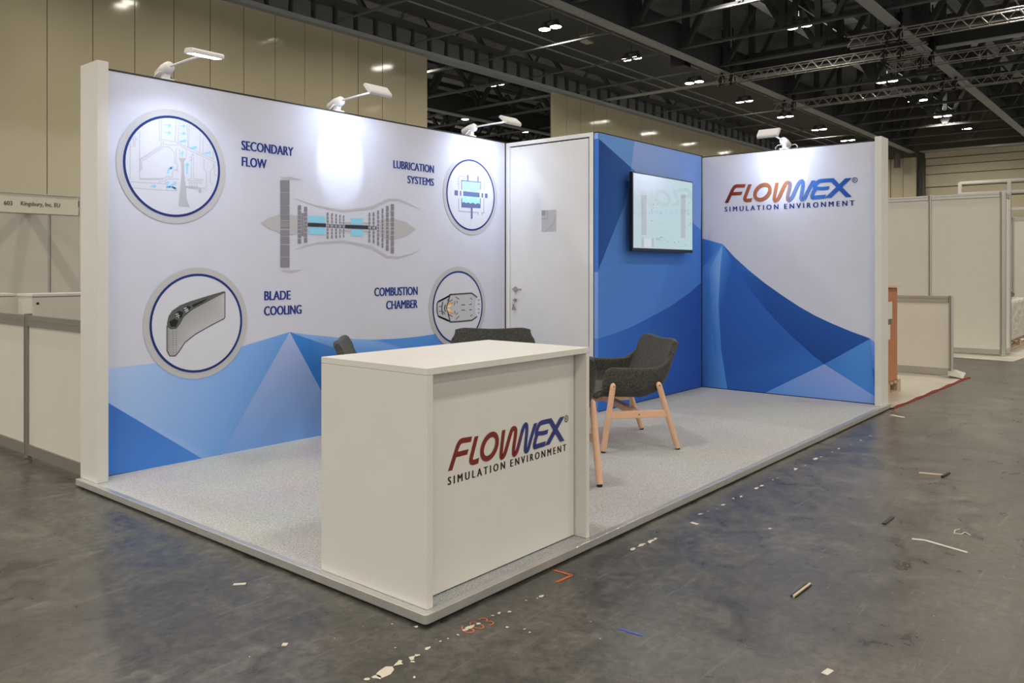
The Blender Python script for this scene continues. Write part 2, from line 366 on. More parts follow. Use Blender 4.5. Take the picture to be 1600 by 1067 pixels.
TR = [(31.5, 5.4, 14.0, 9.5, 'silver lighting truss with both ends in view, hung above the white wall'),
      (39.0, -4, 14.3, 9.5, 'lowest and farthest silver lighting truss, running off to the right'),
      (29.0, -5, 7.5, 9.5, 'topmost silver lighting truss at the upper right edge'),
      (33.7, -5, 7.4, 9.5, 'middle silver lighting truss starting just right of the hoists')]
for x, y0, y1, z, lb in TR: truss(x, y0, y1, z, lb)
for x, y, lb in ((31.5, 13.7, 'black chain hoist at the left end of the uppermost left truss'), (31.5, 13.2, 'second black chain hoist from the left on the uppermost left truss'),
                 (31.5, 6.9, 'black chain hoist near the right end of the two-ended truss'), (31.5, 6.3, 'last black chain hoist at the right end of the two-ended truss'),
                 (29.0, 6.1, 'left black chain hoist on the topmost truss'), (29.0, 5.7, 'right black chain hoist on the topmost truss'),
                 (33.7, 6.1, 'left black chain hoist on the middle right truss'), (33.7, 5.7, 'right black chain hoist on the middle right truss'),
                 (39.0, 13.8, 'left black chain hoist at the near-wall end of the lowest truss'), (39.0, 13.3, 'second black chain hoist at the left end of the lowest truss'),
                 (39.0, 6.4, 'left of two black hoists halfway along the lowest truss'), (39.0, 5.9, 'right of two black hoists halfway along the lowest truss')):
    hoist(x, y, 9.5, lb)
t = thing('ceiling_speaker', 'black square speaker hung under the dark roof above the blue wall', 'speaker', (30, 14.6, 10.1))
m = MB(); m.box(29.7, 14.6, 10.15, 30.3, 15.3, 10.7); m.build('cabinet', black, t, bevel=.02)
m = MB(); m.tube([(30, 14.95, 10.7), (30, 14.95, 11.35)], .02, 5); m.build('bracket', black, t)
q = onz(917, 64, 10.7)
t = thing('floodlight', 'unlit white flood lamp under the roof between the first two twin lamps', 'floodlight', (q[0], q[1], 10.6))
m = MB(); m.box(q[0] - .25, q[1] - .18, 10.62, q[0] + .25, q[1] + .18, 10.74); m.build('head', shell_white, t, bevel=.03)
m = MB(); m.bar((q[0], q[1] - .35, 10.95), (q[0], q[1] + .35, 10.95), .06, .06); m.tube([(q[0], q[1], 10.74), (q[0], q[1], 11.35)], .02, 5); m.build('bracket', beam_light, t)

# ================================================================== SHELL SCHEME WALLS OF THE NEIGHBOURS
def shell(name, label, o, d, n, pw, H, pm=shell_white, rm=alu, z0=.03, rail=.07, posts=True, group=None, cat='partition', foot=False):
    """aluminium post-and-panel wall from point o in unit direction d"""
    t = thing(name, label, cat, (o[0], o[1], 0), group)
    nx, ny = -d[1], d[0]
    def pt(a, b_): return (o[0] + d[0] * a + nx * b_, o[1] + d[1] * a + ny * b_)
    def bx(a0, a1, hw, zz0, zz1, nm, mt, par, bev=0):
        c = [pt(a0, -hw), pt(a1, -hw), pt(a1, hw), pt(a0, hw)]
        m = MB(); m.add([(x, y, zz0) for x, y in c] + [(x, y, zz1) for x, y in c], [(0, 3, 2, 1), (4, 5, 6, 7), (0, 1, 5, 4), (1, 2, 6, 5), (2, 3, 7, 6), (3, 0, 4, 7)])
        return m.build(nm, mt, par, bevel=bev)
    for k in range(n + 1):
        a = k * pw
        m = MB(); q = pt(a, 0); m.tube([(q[0], q[1], z0 - .02), (q[0], q[1], H + .01)], .026, 8); p = m.build('post', rm, t)
        bx(a - .006, a + .006, .0275, z0, H, 'groove', alu_dark, p)
        if foot and k == 0:
            m = MB(); m.tube([(q[0], q[1], .0), (q[0], q[1], .012)], .12, 16); m.build('foot_plate', alu, p)
    for k in range(n):
        a0, a1 = k * pw + .025, (k + 1) * pw - .025
        bx(a0, a1, .003, z0 + rail, H - rail, 'panel', pm, t)
        bx(a0, a1, .016, H - rail, H, 'top_rail', rm, t); bx(a0, a1, .016, z0, z0 + rail, 'bottom_rail', rm, t)
        bx(a0, a1, .018, H - rail * .45, H - rail * .38, 'rail_groove', alu_dark, t)
    return t
# left: low divider running back from the stand's left edge
shell('low_divider', 'waist-high white panel divider with metal rails coloured dark for shade left of the stand', (.097, 3.085, 0), (0, 1), 4, .975, 1.0, shell_white, alu_dark, rail=.075)
# stand 603 behind it
shell('stall_back_wall', 'tall cream panel wall of the stall under the name board', (.44, 15.2, 0), (1, 0), 9, .99, 2.47, shell_white, alu)
fa = thing('name_board', 'white fascia board reading 603 Kingsbury Inc. EU on the neighbouring stall', 'sign', (0, 12.6, 2.24))
A = ony(0, 302, 12.6); B = ony(122, 309, 12.6)
m = MB(); m.box(-3, 12.6, 2.245, B[0], 12.64, 2.56); m.build('board', mat('fascia_white', (.66, .63, .55), .5), fa)
m = MB(); m.box(-3, 12.58, 2.56, B[0], 12.66, 2.575); m.box(-3, 12.64, 2.245, B[0] + .02, 12.7, 2.3); m.build('rail', alu, fa)
for xx in (B[0] + .05, -3.0):
    m = MB(); m.tube([(xx, 12.62, 0), (xx, 12.62, 2.6)], .03, 8); m.build('post', alu, fa)
m = MB(); m.box(B[0] + .02, 12.6, 2.42, B[0] + .2, 15.2, 2.49); m.build('return_rail', alu_dark, fa)
# low white cabinets inside
for nm, lab, x0, x1, y0, y1, zt, doors in (('storage_counter', 'low white lockable cabinet with a door seam beside the left wall end', 1.93, 4.1, 9.15, 9.62, 1.0, (1.93, 2.62, 3.3, 4.1)),
                                    ('storage_counter', 'low white cabinet at the left edge of the frame', -1.0, 1.915, 9.66, 10.05, 1.0, (-1.0, .5, 1.92))):
    t = thing(nm, lab, 'cabinet', (x0, y0, 0), 'low white cabinets in the neighbouring stall')
    m = MB(); m.box(x0, y0, 0, x1, y1, zt - .03); m.build('body', shell_white2, t)
    m = MB(); m.box(x0 - .01, y0 - .03, zt - .03, x1 + .01, y1, zt); m.build('top', white_lam, t)
    for a, c_ in zip(doors[:-1], doors[1:]):
        m = MB(); m.box(a + .006, y0 - .018, .08, c_ - .006, y0, zt - .045); dd = m.build('cabinet_door', shell_white2, t)
        m = MB(); m.tube([(a + .06, y0 - .018, zt - .12), (a + .06, y0 - .028, zt - .12)], .016, 8); m.build('lock', black, dd)

# right: neighbours
shell('low_divider', 'waist-high white panel divider standing on the film-covered floor at right', (8.9, .055, 0), (0, 1), 3, .98, .99, shell_white, alu, foot=True, rail=.08)
shell('tall_divider', 'tall beige panel wall with bright top rail right of the stand', (12.04, 0, 0), (0, 1), 4, .985, 2.48, shell_white2, alu)
shell('tall_divider', 'narrow tall return panel at the corner of the right-hand stall', (12.1, -.02, 0), (1, 0), 1, .47, 2.48, shell_white, alu)
shell('tall_divider', 'most distant tall panel wall at the right frame edge', (19.5, -5, 0), (0, 1), 9, .985, 2.5, shell_white2, alu)
# film-covered carpet of the next stand
t = thing('floor_covering', 'dirty plastic film over red carpet on the next stand at right', 'carpet', (6.05, 0, 0))
m = MB()
m.box(6.1, .0, .001, 9.0, 3.0, .006); m.add([(6.1, -.03, .001), (9.05, -.13, .001), (9.05, 0, .001), (6.1, 0, .001), (6.1, -.03, .007), (9.05, -.13, .007), (9.05, 0, .007), (6.1, 0, .007)], [(4, 5, 6, 7), (0, 1, 5, 4), (1, 2, 6, 5)])
m.build('red_carpet', mat('red_carpet', rgb(130, 30, 25), .95), t)
film = mat('plastic_film', (.46, .445, .40), .35, bump=(4, .8, .02), var=.3, vscale=2.5)
m = MB(); N = 14
for i in range(N):
    for j in range(8):
        def q(a, c_): 
            x = 6.08 + 2.85 * a / N; y = (-.012 - .085 * a / N) + 3 * c_ / 8
            return (x, y + .012 * math.sin(a * 2.1) * (c_ == 0), .009 + .006 * random.random())
        if j == 0 and i == 0: G = [[q(a, c_) for c_ in range(9)] for a in range(N + 1)]
        m.add([G[i][j], G[i + 1][j], G[i + 1][j + 1], G[i][j + 1]], [(0, 1, 2, 3)])
m.build('film', film, t)
m = MB(); m.add([(8.75, -.1, .015), (8.98, -.09, .06), (9.1, .02, .03), (8.95, .1, .09), (8.7, .05, .05), (8.9, 0, .1)], [(0, 1, 5), (1, 2, 5), (2, 3, 5), (3, 4, 5), (4, 0, 5)]); m.build('film_fold', film, t)
t = thing('floor_covering', 'pale plastic film spread under the far right stall walls', 'carpet', (12, 0, 0))
m = MB(); m.add([(11.3, -.25, .004), (12.9, -.35, .004), (15.5, -.28, .004), (17, 0, .004), (17, 3.5, .004), (11.75, 3.5, .004)], [(0, 1, 2, 3, 4, 5)]); m.build('film', film, t)
# pallet with tall brown carton
def pallet(x0, y0, x1, y1, label):
    t = thing('pallet', label, 'pallet', ((x0 + x1) / 2, y0, 0.01), 'wooden pallets at the right')
    z = .012
    for yy in (y0, (y0 + y1) / 2 - .05, y1 - .1):
        for xx in (x0, (x0 + x1) / 2 - .07, x1 - .14): m = MB(); m.box(xx, yy, z + .02, xx + .14, yy + .1, z + .1); m.build('block', pine, t)
        m = MB(); m.box(x0, yy, z, x1, yy + .1, z + .02); m.build('runner', pine, t)
    k = 0; n = 7
    for i in range(n):
        xx = x0 + (x1 - x0 - .1) * i / (n - 1); m = MB(); m.box(xx, y0, z + .1, xx + .1, y1, z + .125); m.build('slat', pine, t)
pallet(6.35, .22, 7.3, 1.2, 'wooden pallet under the tall brown carton')
t = thing('cardboard_box', 'tall brown cardboard carton with paper labels behind the right wall end', 'box', (6.8, .24, .14))
m = MB(); m.box(6.38, .24, .138, 7.25, 1.1, 1.12); m.build('carton', cardboard, t, bevel=.008)
m = MB(); m.add([(6.38, .24, 1.12), (7.27, .2, 1.135), (7.27, .5, 1.14), (6.38, .5, 1.12)], [(0, 1, 2, 3), (3, 2, 1, 0)]); m.build('flap', cardboard, t)
for (u0, v0, u1, v1) in ((1386, 472, 1394, 498), (1386, 508, 1391, 530)):
    a = ony(u0, v0, .238); c_ = ony(u1, v1, .238)
    m = MB(); m.box(a[0], .2375, c_[2], c_[0], .24, a[2]); m.build('shipping_label', paper, t)
a = ony(1386, 499, .238); c_ = ony(1393, 506, .238); m = MB(); m.box(a[0], .2375, c_[2], c_[0], .24, a[2]); m.build('tape', mat('grey_tape', (.12, .11, .10), .5), t)
pallet(12.72, .03, 15.4, 1.2, 'low pallet under the film-wrapped stack at the right edge')
t = thing('wrapped_stack', 'stack of goods in creased clear film on a pallet at the right edge', 'pallet load', (14, .3, .15))
m = MB(); N = 12; wrapm = mat('stretch_wrap', (.50, .49, .45), .25, bump=(9, 1.0, .05), var=.25, vscale=8)
m.box(12.76, .05, .139, 15.3, 1.15, .80); m.build('load', wrapm, t, bevel=.04)
t = thing('cushion', 'black curved cushion lying on the film-wrapped stack', 'cushion', (14, .5, .8))
m = MB(); m.tube([(12.9, .3, .86), (13.2, .3, .9), (14.2, .3, .89), (15.0, .3, .86)], [.04, .085, .085, .05], 12, flat=.95); m.build('padding', mat('black_leather', (.012, .014, .017), .4), t)

# ================================================================== THE STAND
LX, LY = 5.975, 3.0
YL, X1, YB, YBR, X3, YR = 2.9552, 3.9492, 1.8779, 1.9253, 5.9618, 0.0722
t = plat = thing('stand_platform', 'low raised stand floor with pale grey carpet and aluminium edge', 'platform', (3, 1.5, 0))
m = MB(); m.box(.012, .012, .0, LX - .02, LY - .02, PZ - .034); m.build('base', black, t)  # base kept black and pushed out so it draws the shadow gap under the trim
m = MB(); m.box(.03, .03, PZ - .03, LX, LY + .02, PZ); m.build('carpet', carpet, t)
TW = .034
def trim_piece(pts, nm='edge_trim'):
    m = MB(); n = len(pts)
    m.add([(x, y, PZ - .034) for x, y in pts] + [(x, y, PZ + .0015) for x, y in pts], [tuple(range(n))[::-1], tuple(range(n, 2 * n))] + [(i, (i + 1) % n, (i + 1) % n + n, i + n) for i in range(n)])
    return m.build(nm, alu_trim, t, bevel=.0015)
r_ = .018
arc = [(r_ - r_ * math.cos(a), r_ - r_ * math.sin(a)) for a in [i * math.pi / 16 for i in range(9)]]
trim_piece([(TW, .70)] + [(0, .70)] + arc + [(1.0, 0), (1.0, TW), (TW, TW)])
trim_piece([(0, .7015), (TW, .7015), (TW, 2.0), (0, 2.0)]); trim_piece([(0, 2.0015), (TW, 2.0015), (TW, LY + .04), (0, LY + .04)])
for a, c_ in ((1.0015, 2.4), (2.4015, 3.9), (3.9015, LX + .12)): trim_piece([(a, 0), (c_, 0), (c_, TW), (a, TW)])

# ---- print helpers: faces with a colour per corner, on any wall plane
class Print:
    def __init__(s, mp): s.mp = mp; s.v = []; s.f = []; s.c = []
    def poly(s, pts, col, lay=0):
        o = len(s.v); n = len(pts)
        cols = col if isinstance(col, list) else [col] * n
        for p in pts: s.v.append(s.mp(p[0], p[1], lay))
        s.f.append(list(range(o, o + n))); s.c.append(cols); return s
    def stroke(s, pts, wd, col, lay=0, closed=False, ends=(None, None), cf=None):
        P = [Vector(p[:2]) for p in pts]; n = len(P); L, R = [], []
        for i in range(n):
            a = P[(i - 1) % n] if (i or closed) else P[0]; c = P[(i + 1) % n] if (i < n - 1 or closed) else P[-1]
            t1 = (P[i] - a).normalized() if (P[i] - a).length > 1e-9 else (c - P[i]).normalized()
            t2 = (c - P[i]).normalized() if (c - P[i]).length > 1e-9 else t1
            tt = (t1 + t2).normalized(); nn = Vector((-tt.y, tt.x)); k = 1 / max(.45, nn.dot(Vector((-t1.y, t1.x))))
            h = (wd[i] if isinstance(wd, list) else wd) / 2
            off = nn * h * k
            e = ends[0] if i == 0 else ends[1] if i == n - 1 else None
            if e is not None and not closed:
                e = Vector(e).normalized(); dn = e.dot(Vector((-tt.y, tt.x))); off = e * h / (dn if abs(dn) > .3 else math.copysign(.3, dn))
            L.append(P[i] + off); R.append(P[i] - off)
        for i in range(n if closed else n - 1):
            j = (i + 1) % n; q = [L[i], L[j], R[j], R[i]]
            s.poly(q, [cf(x.x, x.y) for x in q] if cf else col, lay)
        return s
    def build(s, name, parent, m=None, label=None):
        L = Vector((0, 0, 0)); p = parent
        while p is not None: L += p.location; p = p.parent
        me = bpy.data.meshes.new(name); me.from_pydata([Vector(v) - L for v in s.v], [], s.f); me.materials.append(m or print_m)
        ca = me.color_attributes.new('Col', 'FLOAT_COLOR', 'CORNER'); i = 0
        for cl in s.c:
            for c in cl: ca.data[i].color = (*c, 1); i += 1
        o = bpy.data.objects.new(name, me); COL.objects.link(o); o.parent = parent
        if label: o['label'] = label
        return o
EPS = .0012
# planes: local (a, z) metres -> world
def wallL(a, z, lay): return (a, YL - EPS - lay * .0006, z)
def wallB(a, z, lay): return (a, YB - EPS - lay * .0006, z)
def wallR(a, z, lay): return (X3 - EPS - lay * .0006, a, z)
def pxL(u, v): p = ony(u, v, YL); return (p[0], p[2])
def pxB(u, v): p = ony(u, v, YB); return (p[0], p[2])
def pxR(u, v): p = onx(u, v, X3); return (p[1], p[2])
def C(r, g, b_, k=1.5): return rgb(r, g, b_, k)
def text_polys(txt, offset=0.0, spacing=1.0, shear=0):
    cu = bpy.data.curves.new('t', 'FONT'); cu.body = txt; cu.offset = offset; cu.space_character = spacing; cu.resolution_u = 3; cu.shear = shear
    ob = bpy.data.objects.new('t', cu); COL.objects.link(ob)
    me = bpy.data.meshes.new_from_object(ob.evaluated_get(bpy.context.evaluated_depsgraph_get()))
    vs = [tuple(v.co) for v in me.vertices]; fs = [tuple(p.vertices) for p in me.polygons]
    bpy.data.objects.remove(ob); bpy.data.curves.remove(cu); bpy.data.meshes.remove(me)
    return vs, fs
def put_text(pr, txt, x0, x1, z0, z1, col, offset=.0, spacing=1.0, lay=1, flip=False, cf=None):
    """fit the line into x0..x1 (baseline z0, cap height to z1)"""
    vs, fs = text_polys(txt, 0, spacing)
    _, _ = 0, 0
    ex, _f = text_polys('E', 0); ch = max(v[1] for v in ex); bl = min(v[1] for v in ex)
    mnx = min(v[0] for v in vs); mxx = max(v[0] for v in vs)
    def T(v):
        return (x0 + (v[0] - mnx) / (mxx - mnx) * (x1 - x0), z0 + (v[1] - bl) / (ch - bl) * (z1 - z0))
    sh = offset * (z1 - z0) / (ch - bl)
    for dx in ((-1, 0, 1) if offset else (0,)):
        for f in fs:
            q = [T(vs[i]) for i in f]; q = [(a + dx * sh, b__) for a, b__ in q]
            pr.poly(q, col, lay + dx * .5)

# ---------------------------------------------------------------- left wall
H1 = 2.512 + PZ; TH = .075
lw = thing('display_wall', 'long white display wall printed with turbine diagrams above blue facets', 'wall', (2, YL, PZ))
m = MB(); m.box(.10, YL + .006, PZ, X1 + .07, YL + TH, H1 - .006); m.build('wall_core', white_paint, lw)
m = MB(); m.box(.14, YL, PZ + .008, X1 - .006, YL + .006, H1 - .012); m.build('fabric_skin', fabric, lw)
m = MB(); m.box(.10, YL - .001, H1 - .012, X1 + .07, YL + TH, H1); m.box(.12, YL + .0005, PZ, X1, YL + .005, PZ + .008); m.box(X1 - .016, YL - .002, PZ, X1 - .001, YL + .005, H1 - .002); m.build('frame_edge', black_gap, lw)
# wing (end fin) of the left wall
t = thing('end_fin', 'tall white end board at the left end of the diagram wall', 'panel', (.04, 2.94, PZ))
m = MB(); m.box(.034, 2.822, PZ + .0015, .10, 3.055, 2.565); m.build('board', white_lam, t, bevel=.002)

# blue faceted mountains on the left wall
pr = Print(wallL)
def Lp(*uv): return [pxL(*p) for p in uv]
pk = (452.6, 518.6)
xr_ = 789.5
pr.poly(Lp((158.5, 577), (243, 567), (378, 541), pk, (343, 712.5), (316, 716.5), (158.5, 624)), [C(150, 170, 220), C(135, 162, 216), C(110, 148, 205), C(90, 135, 198), C(100, 142, 200), C(118, 152, 208), C(140, 165, 218)], 0)
pr.poly(Lp((158.5, 623), (316.5, 717), (158.5, 744.6)), [C(52, 96, 170), C(66, 116, 190), C(60, 108, 184)], 1)
pr.poly(Lp(pk, (502, 611), (543, 688), (470, 690.5), (343, 713)), [C(142, 156, 198), C(118, 146, 200), C(100, 140, 200), C(100, 140, 198), C(104, 142, 200)], 1)
rid = [(480, 522.5), (510, 525.5), (540, 528.5), (562, 530.2), (590, 530.5), (620, 529), (650, 526.2), (678, 522.2), (720, 519.5), (xr_, 519.5)]
zb = PZ + .008
pr.poly(Lp(pk) + Lp(*rid) + [(X1 - .008, zb), pxL(543, 678)[:1] + (zb,)] + Lp((502, 611)), [C(52, 112, 188)] * 2 + [C(72, 124, 195)] * 9 + [C(48, 100, 175)] * 2 + [C(46, 104, 182)], 0)
pr.poly(Lp(pk, (480, 522.5), (510, 525.5), (540, 528.5), (562, 530.2), (590, 530.5), (640, 548), (670, 620), (600, 600), (527, 545), (480, 528.8)), [C(118, 150, 208)] * 5 + [C(85, 132, 198)] * 4 + [C(90, 136, 200), C(110, 145, 205)], 1)
pr.build('printed_facets', lw)

# roundels
def circ(cx, cz, r, n=64): return [(cx + r * math.cos(2 * math.pi * k / n), cz + r * math.sin(2 * math.pi * k / n)) for k in range(n)]
GREY, NAVY = C(188, 189, 195, 1.0), C(28, 48, 110, 1.3)
WHT = (.64, .665, .765)
def roundel(left, right, top, bot, rin, rring):
    a = pxL(*left)[0]; c_ = pxL(*right)[0]; z1 = pxL(*top)[1]; z0 = pxL(*bot)[1]
    cx, cz, r = (a + c_) / 2, (z1 + z0) / 2, ((c_ - a) + (z1 - z0)) / 4
    pr = Print(wallL); pr.poly(circ(cx, cz, r)[::-1], GREY, 3); pr.poly(circ(cx, cz, r * rring)[::-1], WHT, 4)
    pr.stroke(circ(cx, cz, r * rring), .016, NAVY, 5, closed=True)
    return pr, cx, cz, r
def crop(ox, oy, sc): return lambda *pts: [pxL(ox + x / sc, oy + y / sc) for x, y in pts]
# -- secondary flow
pr, cx, cz, r = roundel((180, 258), (352.8, 262), (261, 170.3), (275.5, 348.7), 0, .865)
K = crop(190, 170, 10); LG = C(176, 178, 190, 1.1); BL = C(120, 182, 228, 1.35); MG = C(165, 168, 176, 1.2)
for ln in ([(128, 540), (126, 1095)], [(278, 345), (275, 1090), (655, 1087), (705, 1055), (745, 1065), (790, 1062), (790, 962), (880, 950)], [(290, 975), (290, 800), (635, 590), (745, 600), (825, 690), (825, 860)],
           [(275, 790), (615, 575), (620, 520)], [(310, 960), (312, 820), (640, 612)], [(585, 170), (585, 495), (640, 480), (830, 520), (1040, 605), (1240, 700), (1440, 790)], [(615, 165), (615, 480)],
           [(845, 175), (830, 520)], [(890, 185), (875, 545)], [(1020, 240), (1030, 610)], [(1050, 255), (1045, 620)], [(1225, 390), (1215, 700)], [(1270, 440), (1265, 715)], [(1425, 665), (1425, 790)],
           [(640, 505), (650, 560), (780, 565), (830, 570), (900, 565), (1030, 640), (1200, 715), (1300, 760), (1460, 840)], [(850, 620), (850, 850), (880, 900), (850, 940), (880, 990)],
           [(135, 1140), (590, 1165), (690, 1175), (680, 1110), (720, 1095), (895, 1100)], [(580, 1160), (580, 1140), (655, 1130)], [(175, 1235), (500, 1262), (870, 1280)], [(285, 1105), (650, 1105)],
           [(895, 620), (905, 760)], [(1005, 640), (1005, 760)], [(1050, 750), (1085, 760), (1085, 1095), (1030, 1105), (1040, 1125), (1255, 1125), (1265, 1105), (1130, 1100), (1115, 1080), (1115, 700), (1090, 720), (1090, 800), (1060, 815)],
           [(1280, 780), (1280, 940), (1320, 985), (1320, 1215), (1300, 1235), (1240, 1240)], [(1430, 860), (1425, 930), (1380, 980), (1380, 1150), (1420, 1190)], [(1440, 860), (1450, 1035), (1490, 1035)], [(1265, 1320), (1265, 1260), (1310, 1255), (1320, 1290)]):
    pr.stroke(K(*ln), .0042, LG, 5)
for k in range(11): pr.stroke(K((1050 + k * 19, 1140), (1050 + k * 19, 1175)), .004, LG, 5)
pr.poly(K((890, 770), (1005, 770), (970, 830), (974, 1000), (985, 1120), (1000, 1205), (1170, 1218), (1240, 1235), (1240, 1315), (1200, 1315), (1200, 1255), (1005, 1235), (1010, 1400), (1055, 1530), (880, 1515), (915, 1200), (930, 1000), (925, 850)), MG, 6)
for k in (0, 1, 2, 3): pr.poly(K((1045 + 38 * k, 1215), (1055 + 38 * k, 1180), (1068 + 38 * k, 1215)), MG, 6)
def arrow(a, b_, wd, hd, f=K):
    A, B_ = Vector(a), Vector(b_); d = (B_ - A).normalized(); n = Vector((-d.y, d.x)); c = B_ - d * hd
    pr.poly(f(*[tuple(p) for p in (A + n * wd * .7, c + n * wd, c + n * hd * .75, B_, c - n * hd * .75, c - n * wd, A - n * wd * .7)]), BL, 6)
for a, b_, wd, hd in (((650, 253), (772, 263), 7, 48), ((650, 368), (772, 378), 7, 48), ((908, 266), (998, 272), 8, 42), ((918, 383), (998, 386), 8, 42), ((898, 515), (1012, 495), 17, 42), ((1060, 615), (1178, 598), 17, 42),
                      ((1285, 697), (1398, 678), 15, 40), ((935, 750), (950, 655), 10, 50), ((1015, 1022), (1022, 838), 14, 50), ((445, 1207), (543, 1208), 11, 42), ((752, 930), (808, 905), 14, 40),
                      ((705, 1225), (728, 1120), 12, 36), ((730, 1225), (855, 1138), 13, 38), ((780, 1220), (868, 1262), 12, 36)): arrow(a, b_, wd, hd)
pr.stroke(K((718, 1012), (724, 965), (745, 935), (775, 922)), .011, BL, 6); pr.stroke(K((690, 1235), (740, 1218), (800, 1222), (840, 1245)), .011, BL, 6)
pr.stroke(K((182, 585), (182, 480), (162, 480), (195, 432), (228, 480), (208, 480), (208, 585)), .004, LG, 5, closed=True)
for k in range(8): pr.poly(K(*[(640 + 5 * math.cos(a), 175 + k * 37 + 5 * math.sin(a)) for a in (0, 1.05, 2.1, 3.14, 4.2, 5.2)]), MG, 6); pr.poly(K(*[(912 + 5 * math.cos(a), 195 + k * 36 + 5 * math.sin(a)) for a in (0, 1.05, 2.1, 3.14, 4.2, 5.2)]), MG, 6)
pr.build('printed_roundel', lw, label='roundel with cooling air flow drawing')
# -- blade cooling
pr, cx, cz, r = roundel((222.5, 507), (386.6, 507), (307, 418.4), (302, 591.6), 0, .868)
K = crop(200, 400, 5.3333)
side = [(322, 585), (322, 790), (345, 832), (390, 832), (420, 800), (470, 720), (560, 650), (680, 582), (800, 520), (805, 510), (805, 300), (660, 375), (530, 445), (460, 505), (430, 560), (400, 600), (360, 607)]
pr.poly(K(*side), [C(150, 152, 158, 1.2)] * 5 + [C(172, 174, 180, 1.2)] * 6 + [C(150, 152, 158, 1.2)] * 6, 5); pr.stroke(K(*side), .0055, C(50, 50, 56, 1), 6, closed=True)
pr.poly(K((322, 560), (335, 500), (365, 455), (430, 410), (520, 375), (650, 335), (798, 292), (806, 305), (660, 375), (530, 445), (460, 505), (430, 560), (400, 600), (360, 607), (325, 590)), C(88, 90, 90, 1.1), 7)
for h in ([(340, 545), (385, 522), (417, 540), (395, 590), (352, 588)], [(385, 490), (420, 455), (458, 468), (445, 512), (412, 518)], [(455, 445), (492, 415), (522, 425), (500, 452), (470, 468)], [(528, 408), (660, 352), (620, 385), (540, 425)]): pr.poly(K(*h), C(38, 40, 38, 1), 8)
for a in ((392, 487, 415, 480), (398, 503, 425, 493), (412, 515, 422, 508), (460, 440, 485, 430), (466, 455, 497, 440), (474, 466, 500, 452)): pr.stroke(K(a[:2], a[2:]), .006, WHT, 9)
for x in (332, 368, 397):
    for k in range(11): pr.poly(K((x, 625 + k * 19), (x + 4, 625 + k * 19), (x + 4, 632 + k * 19), (x, 632 + k * 19)), C(70, 72, 78, 1), 8)
pr.build('printed_roundel', lw, label='roundel with grey turbine blade drawing')
# -- lubrication
pr, cx, cz, r = roundel((691.9, 305), (776.7, 305), (728, 241.9), (740, 366.7), 0, .875)
K = crop(600, 220, 5.93); FG, SH, CY_ = C(160, 162, 178, 1.2), C(92, 102, 142, 1.2), C(140, 205, 232, 1.35)
pr.stroke(K((690, 325), (925, 355), (920, 668), (905, 668), (905, 690)), .012, FG, 5); pr.stroke(K((690, 325), (690, 652), (870, 665), (870, 690)), .012, FG, 5)
pr.stroke(K((715, 368), (893, 385), (888, 620), (718, 612)), .01, SH, 5, closed=True); pr.poly(K((724, 374), (888, 390), (884, 585), (724, 572)), CY_, 6)
pr.poly(K((720, 572), (740, 566), (755, 578), (775, 570), (800, 582), (820, 572), (845, 588), (865, 576), (888, 590), (888, 622), (718, 612)), SH, 7)
pr.poly(K((650, 457), (955, 490), (955, 531), (650, 503)), SH, 7)
for x in (690, 720, 890, 922): pr.poly(K((x - 9, 452), (x + 9, 454), (x + 9, 535), (x - 9, 533)), WHT, 8)
for x, y in ((775, 458), (867, 468), (775, 532), (867, 542)): pr.poly(K((x - 10, y - 10), (x + 10, y - 10), (x + 10, y + 10), (x - 10, y + 10)), WHT, 8)
for x0, y0, x1_, y1_, c_ in ((736, 310, 746, 366, CY_), (766, 315, 779, 376, SH), (861, 325, 872, 386, SH), (801, 615, 817, 722, SH)): pr.poly(K((x0, y0), (x1_, y0 + 1), (x1_, y1_), (x0, y1_)), c_, 8)
for y in (350, 375, 400): pr.poly(K((670, y - 5), (690, y - 4), (690, y + 4), (670, y + 3)), FG, 6)
pr.build('printed_roundel', lw, label='roundel with light blue lubrication chamber drawing')
# -- combustion
pr, cx, cz, r = roundel((669.7, 478), (758.4, 478), (716, 416.9), (715, 543), 0, .87)
K = crop(670, 430, 10.667); DK = C(78, 80, 92, 1.1); FL = C(178, 180, 190, 1.2)
out = [(150, 440), (330, 345), (350, 322), (650, 302), (710, 302), (800, 368), (772, 430), (765, 540), (772, 620), (800, 688), (710, 752), (350, 775), (320, 750), (150, 680), (130, 600), (130, 480)]
pr.poly(K(*out), FL, 5); pr.stroke(K((800, 368), (710, 300), (650, 302), (350, 322), (330, 345), (150, 440), (130, 480), (130, 600), (150, 680), (320, 752), (350, 778), (500, 772), (710, 752), (800, 688)), .014, DK, 6)
for ln in ([(350, 320), (290, 540), (350, 770)], [(225, 440), (210, 560), (225, 660)], [(160, 440), (330, 350)], [(160, 690), (330, 765)], [(270, 490), (255, 550), (270, 610)]): pr.stroke(K(*ln), .014, DK, 6)
for ln in ([(330, 440), (390, 405)], [(440, 360), (500, 400)], [(430, 430), (415, 505)], [(455, 425), (475, 470)], [(535, 495), (598, 490)], [(535, 580), (598, 582)], [(680, 375), (715, 402)], [(670, 490), (710, 478)], [(670, 575), (710, 570)], [(685, 685), (720, 655)], [(440, 735), (500, 680)], [(320, 650), (390, 690)], [(420, 590), (440, 650)], [(455, 660), (478, 620)], [(810, 415), (838, 412)], [(810, 480), (838, 480)], [(810, 565), (838, 565)], [(810, 625), (838, 625)], [(330, 385), (300, 420)], [(230, 600), (270, 655)], [(160, 520), (205, 520)], [(160, 600), (205, 600)]): pr.stroke(K(*ln), .007, DK, 7)
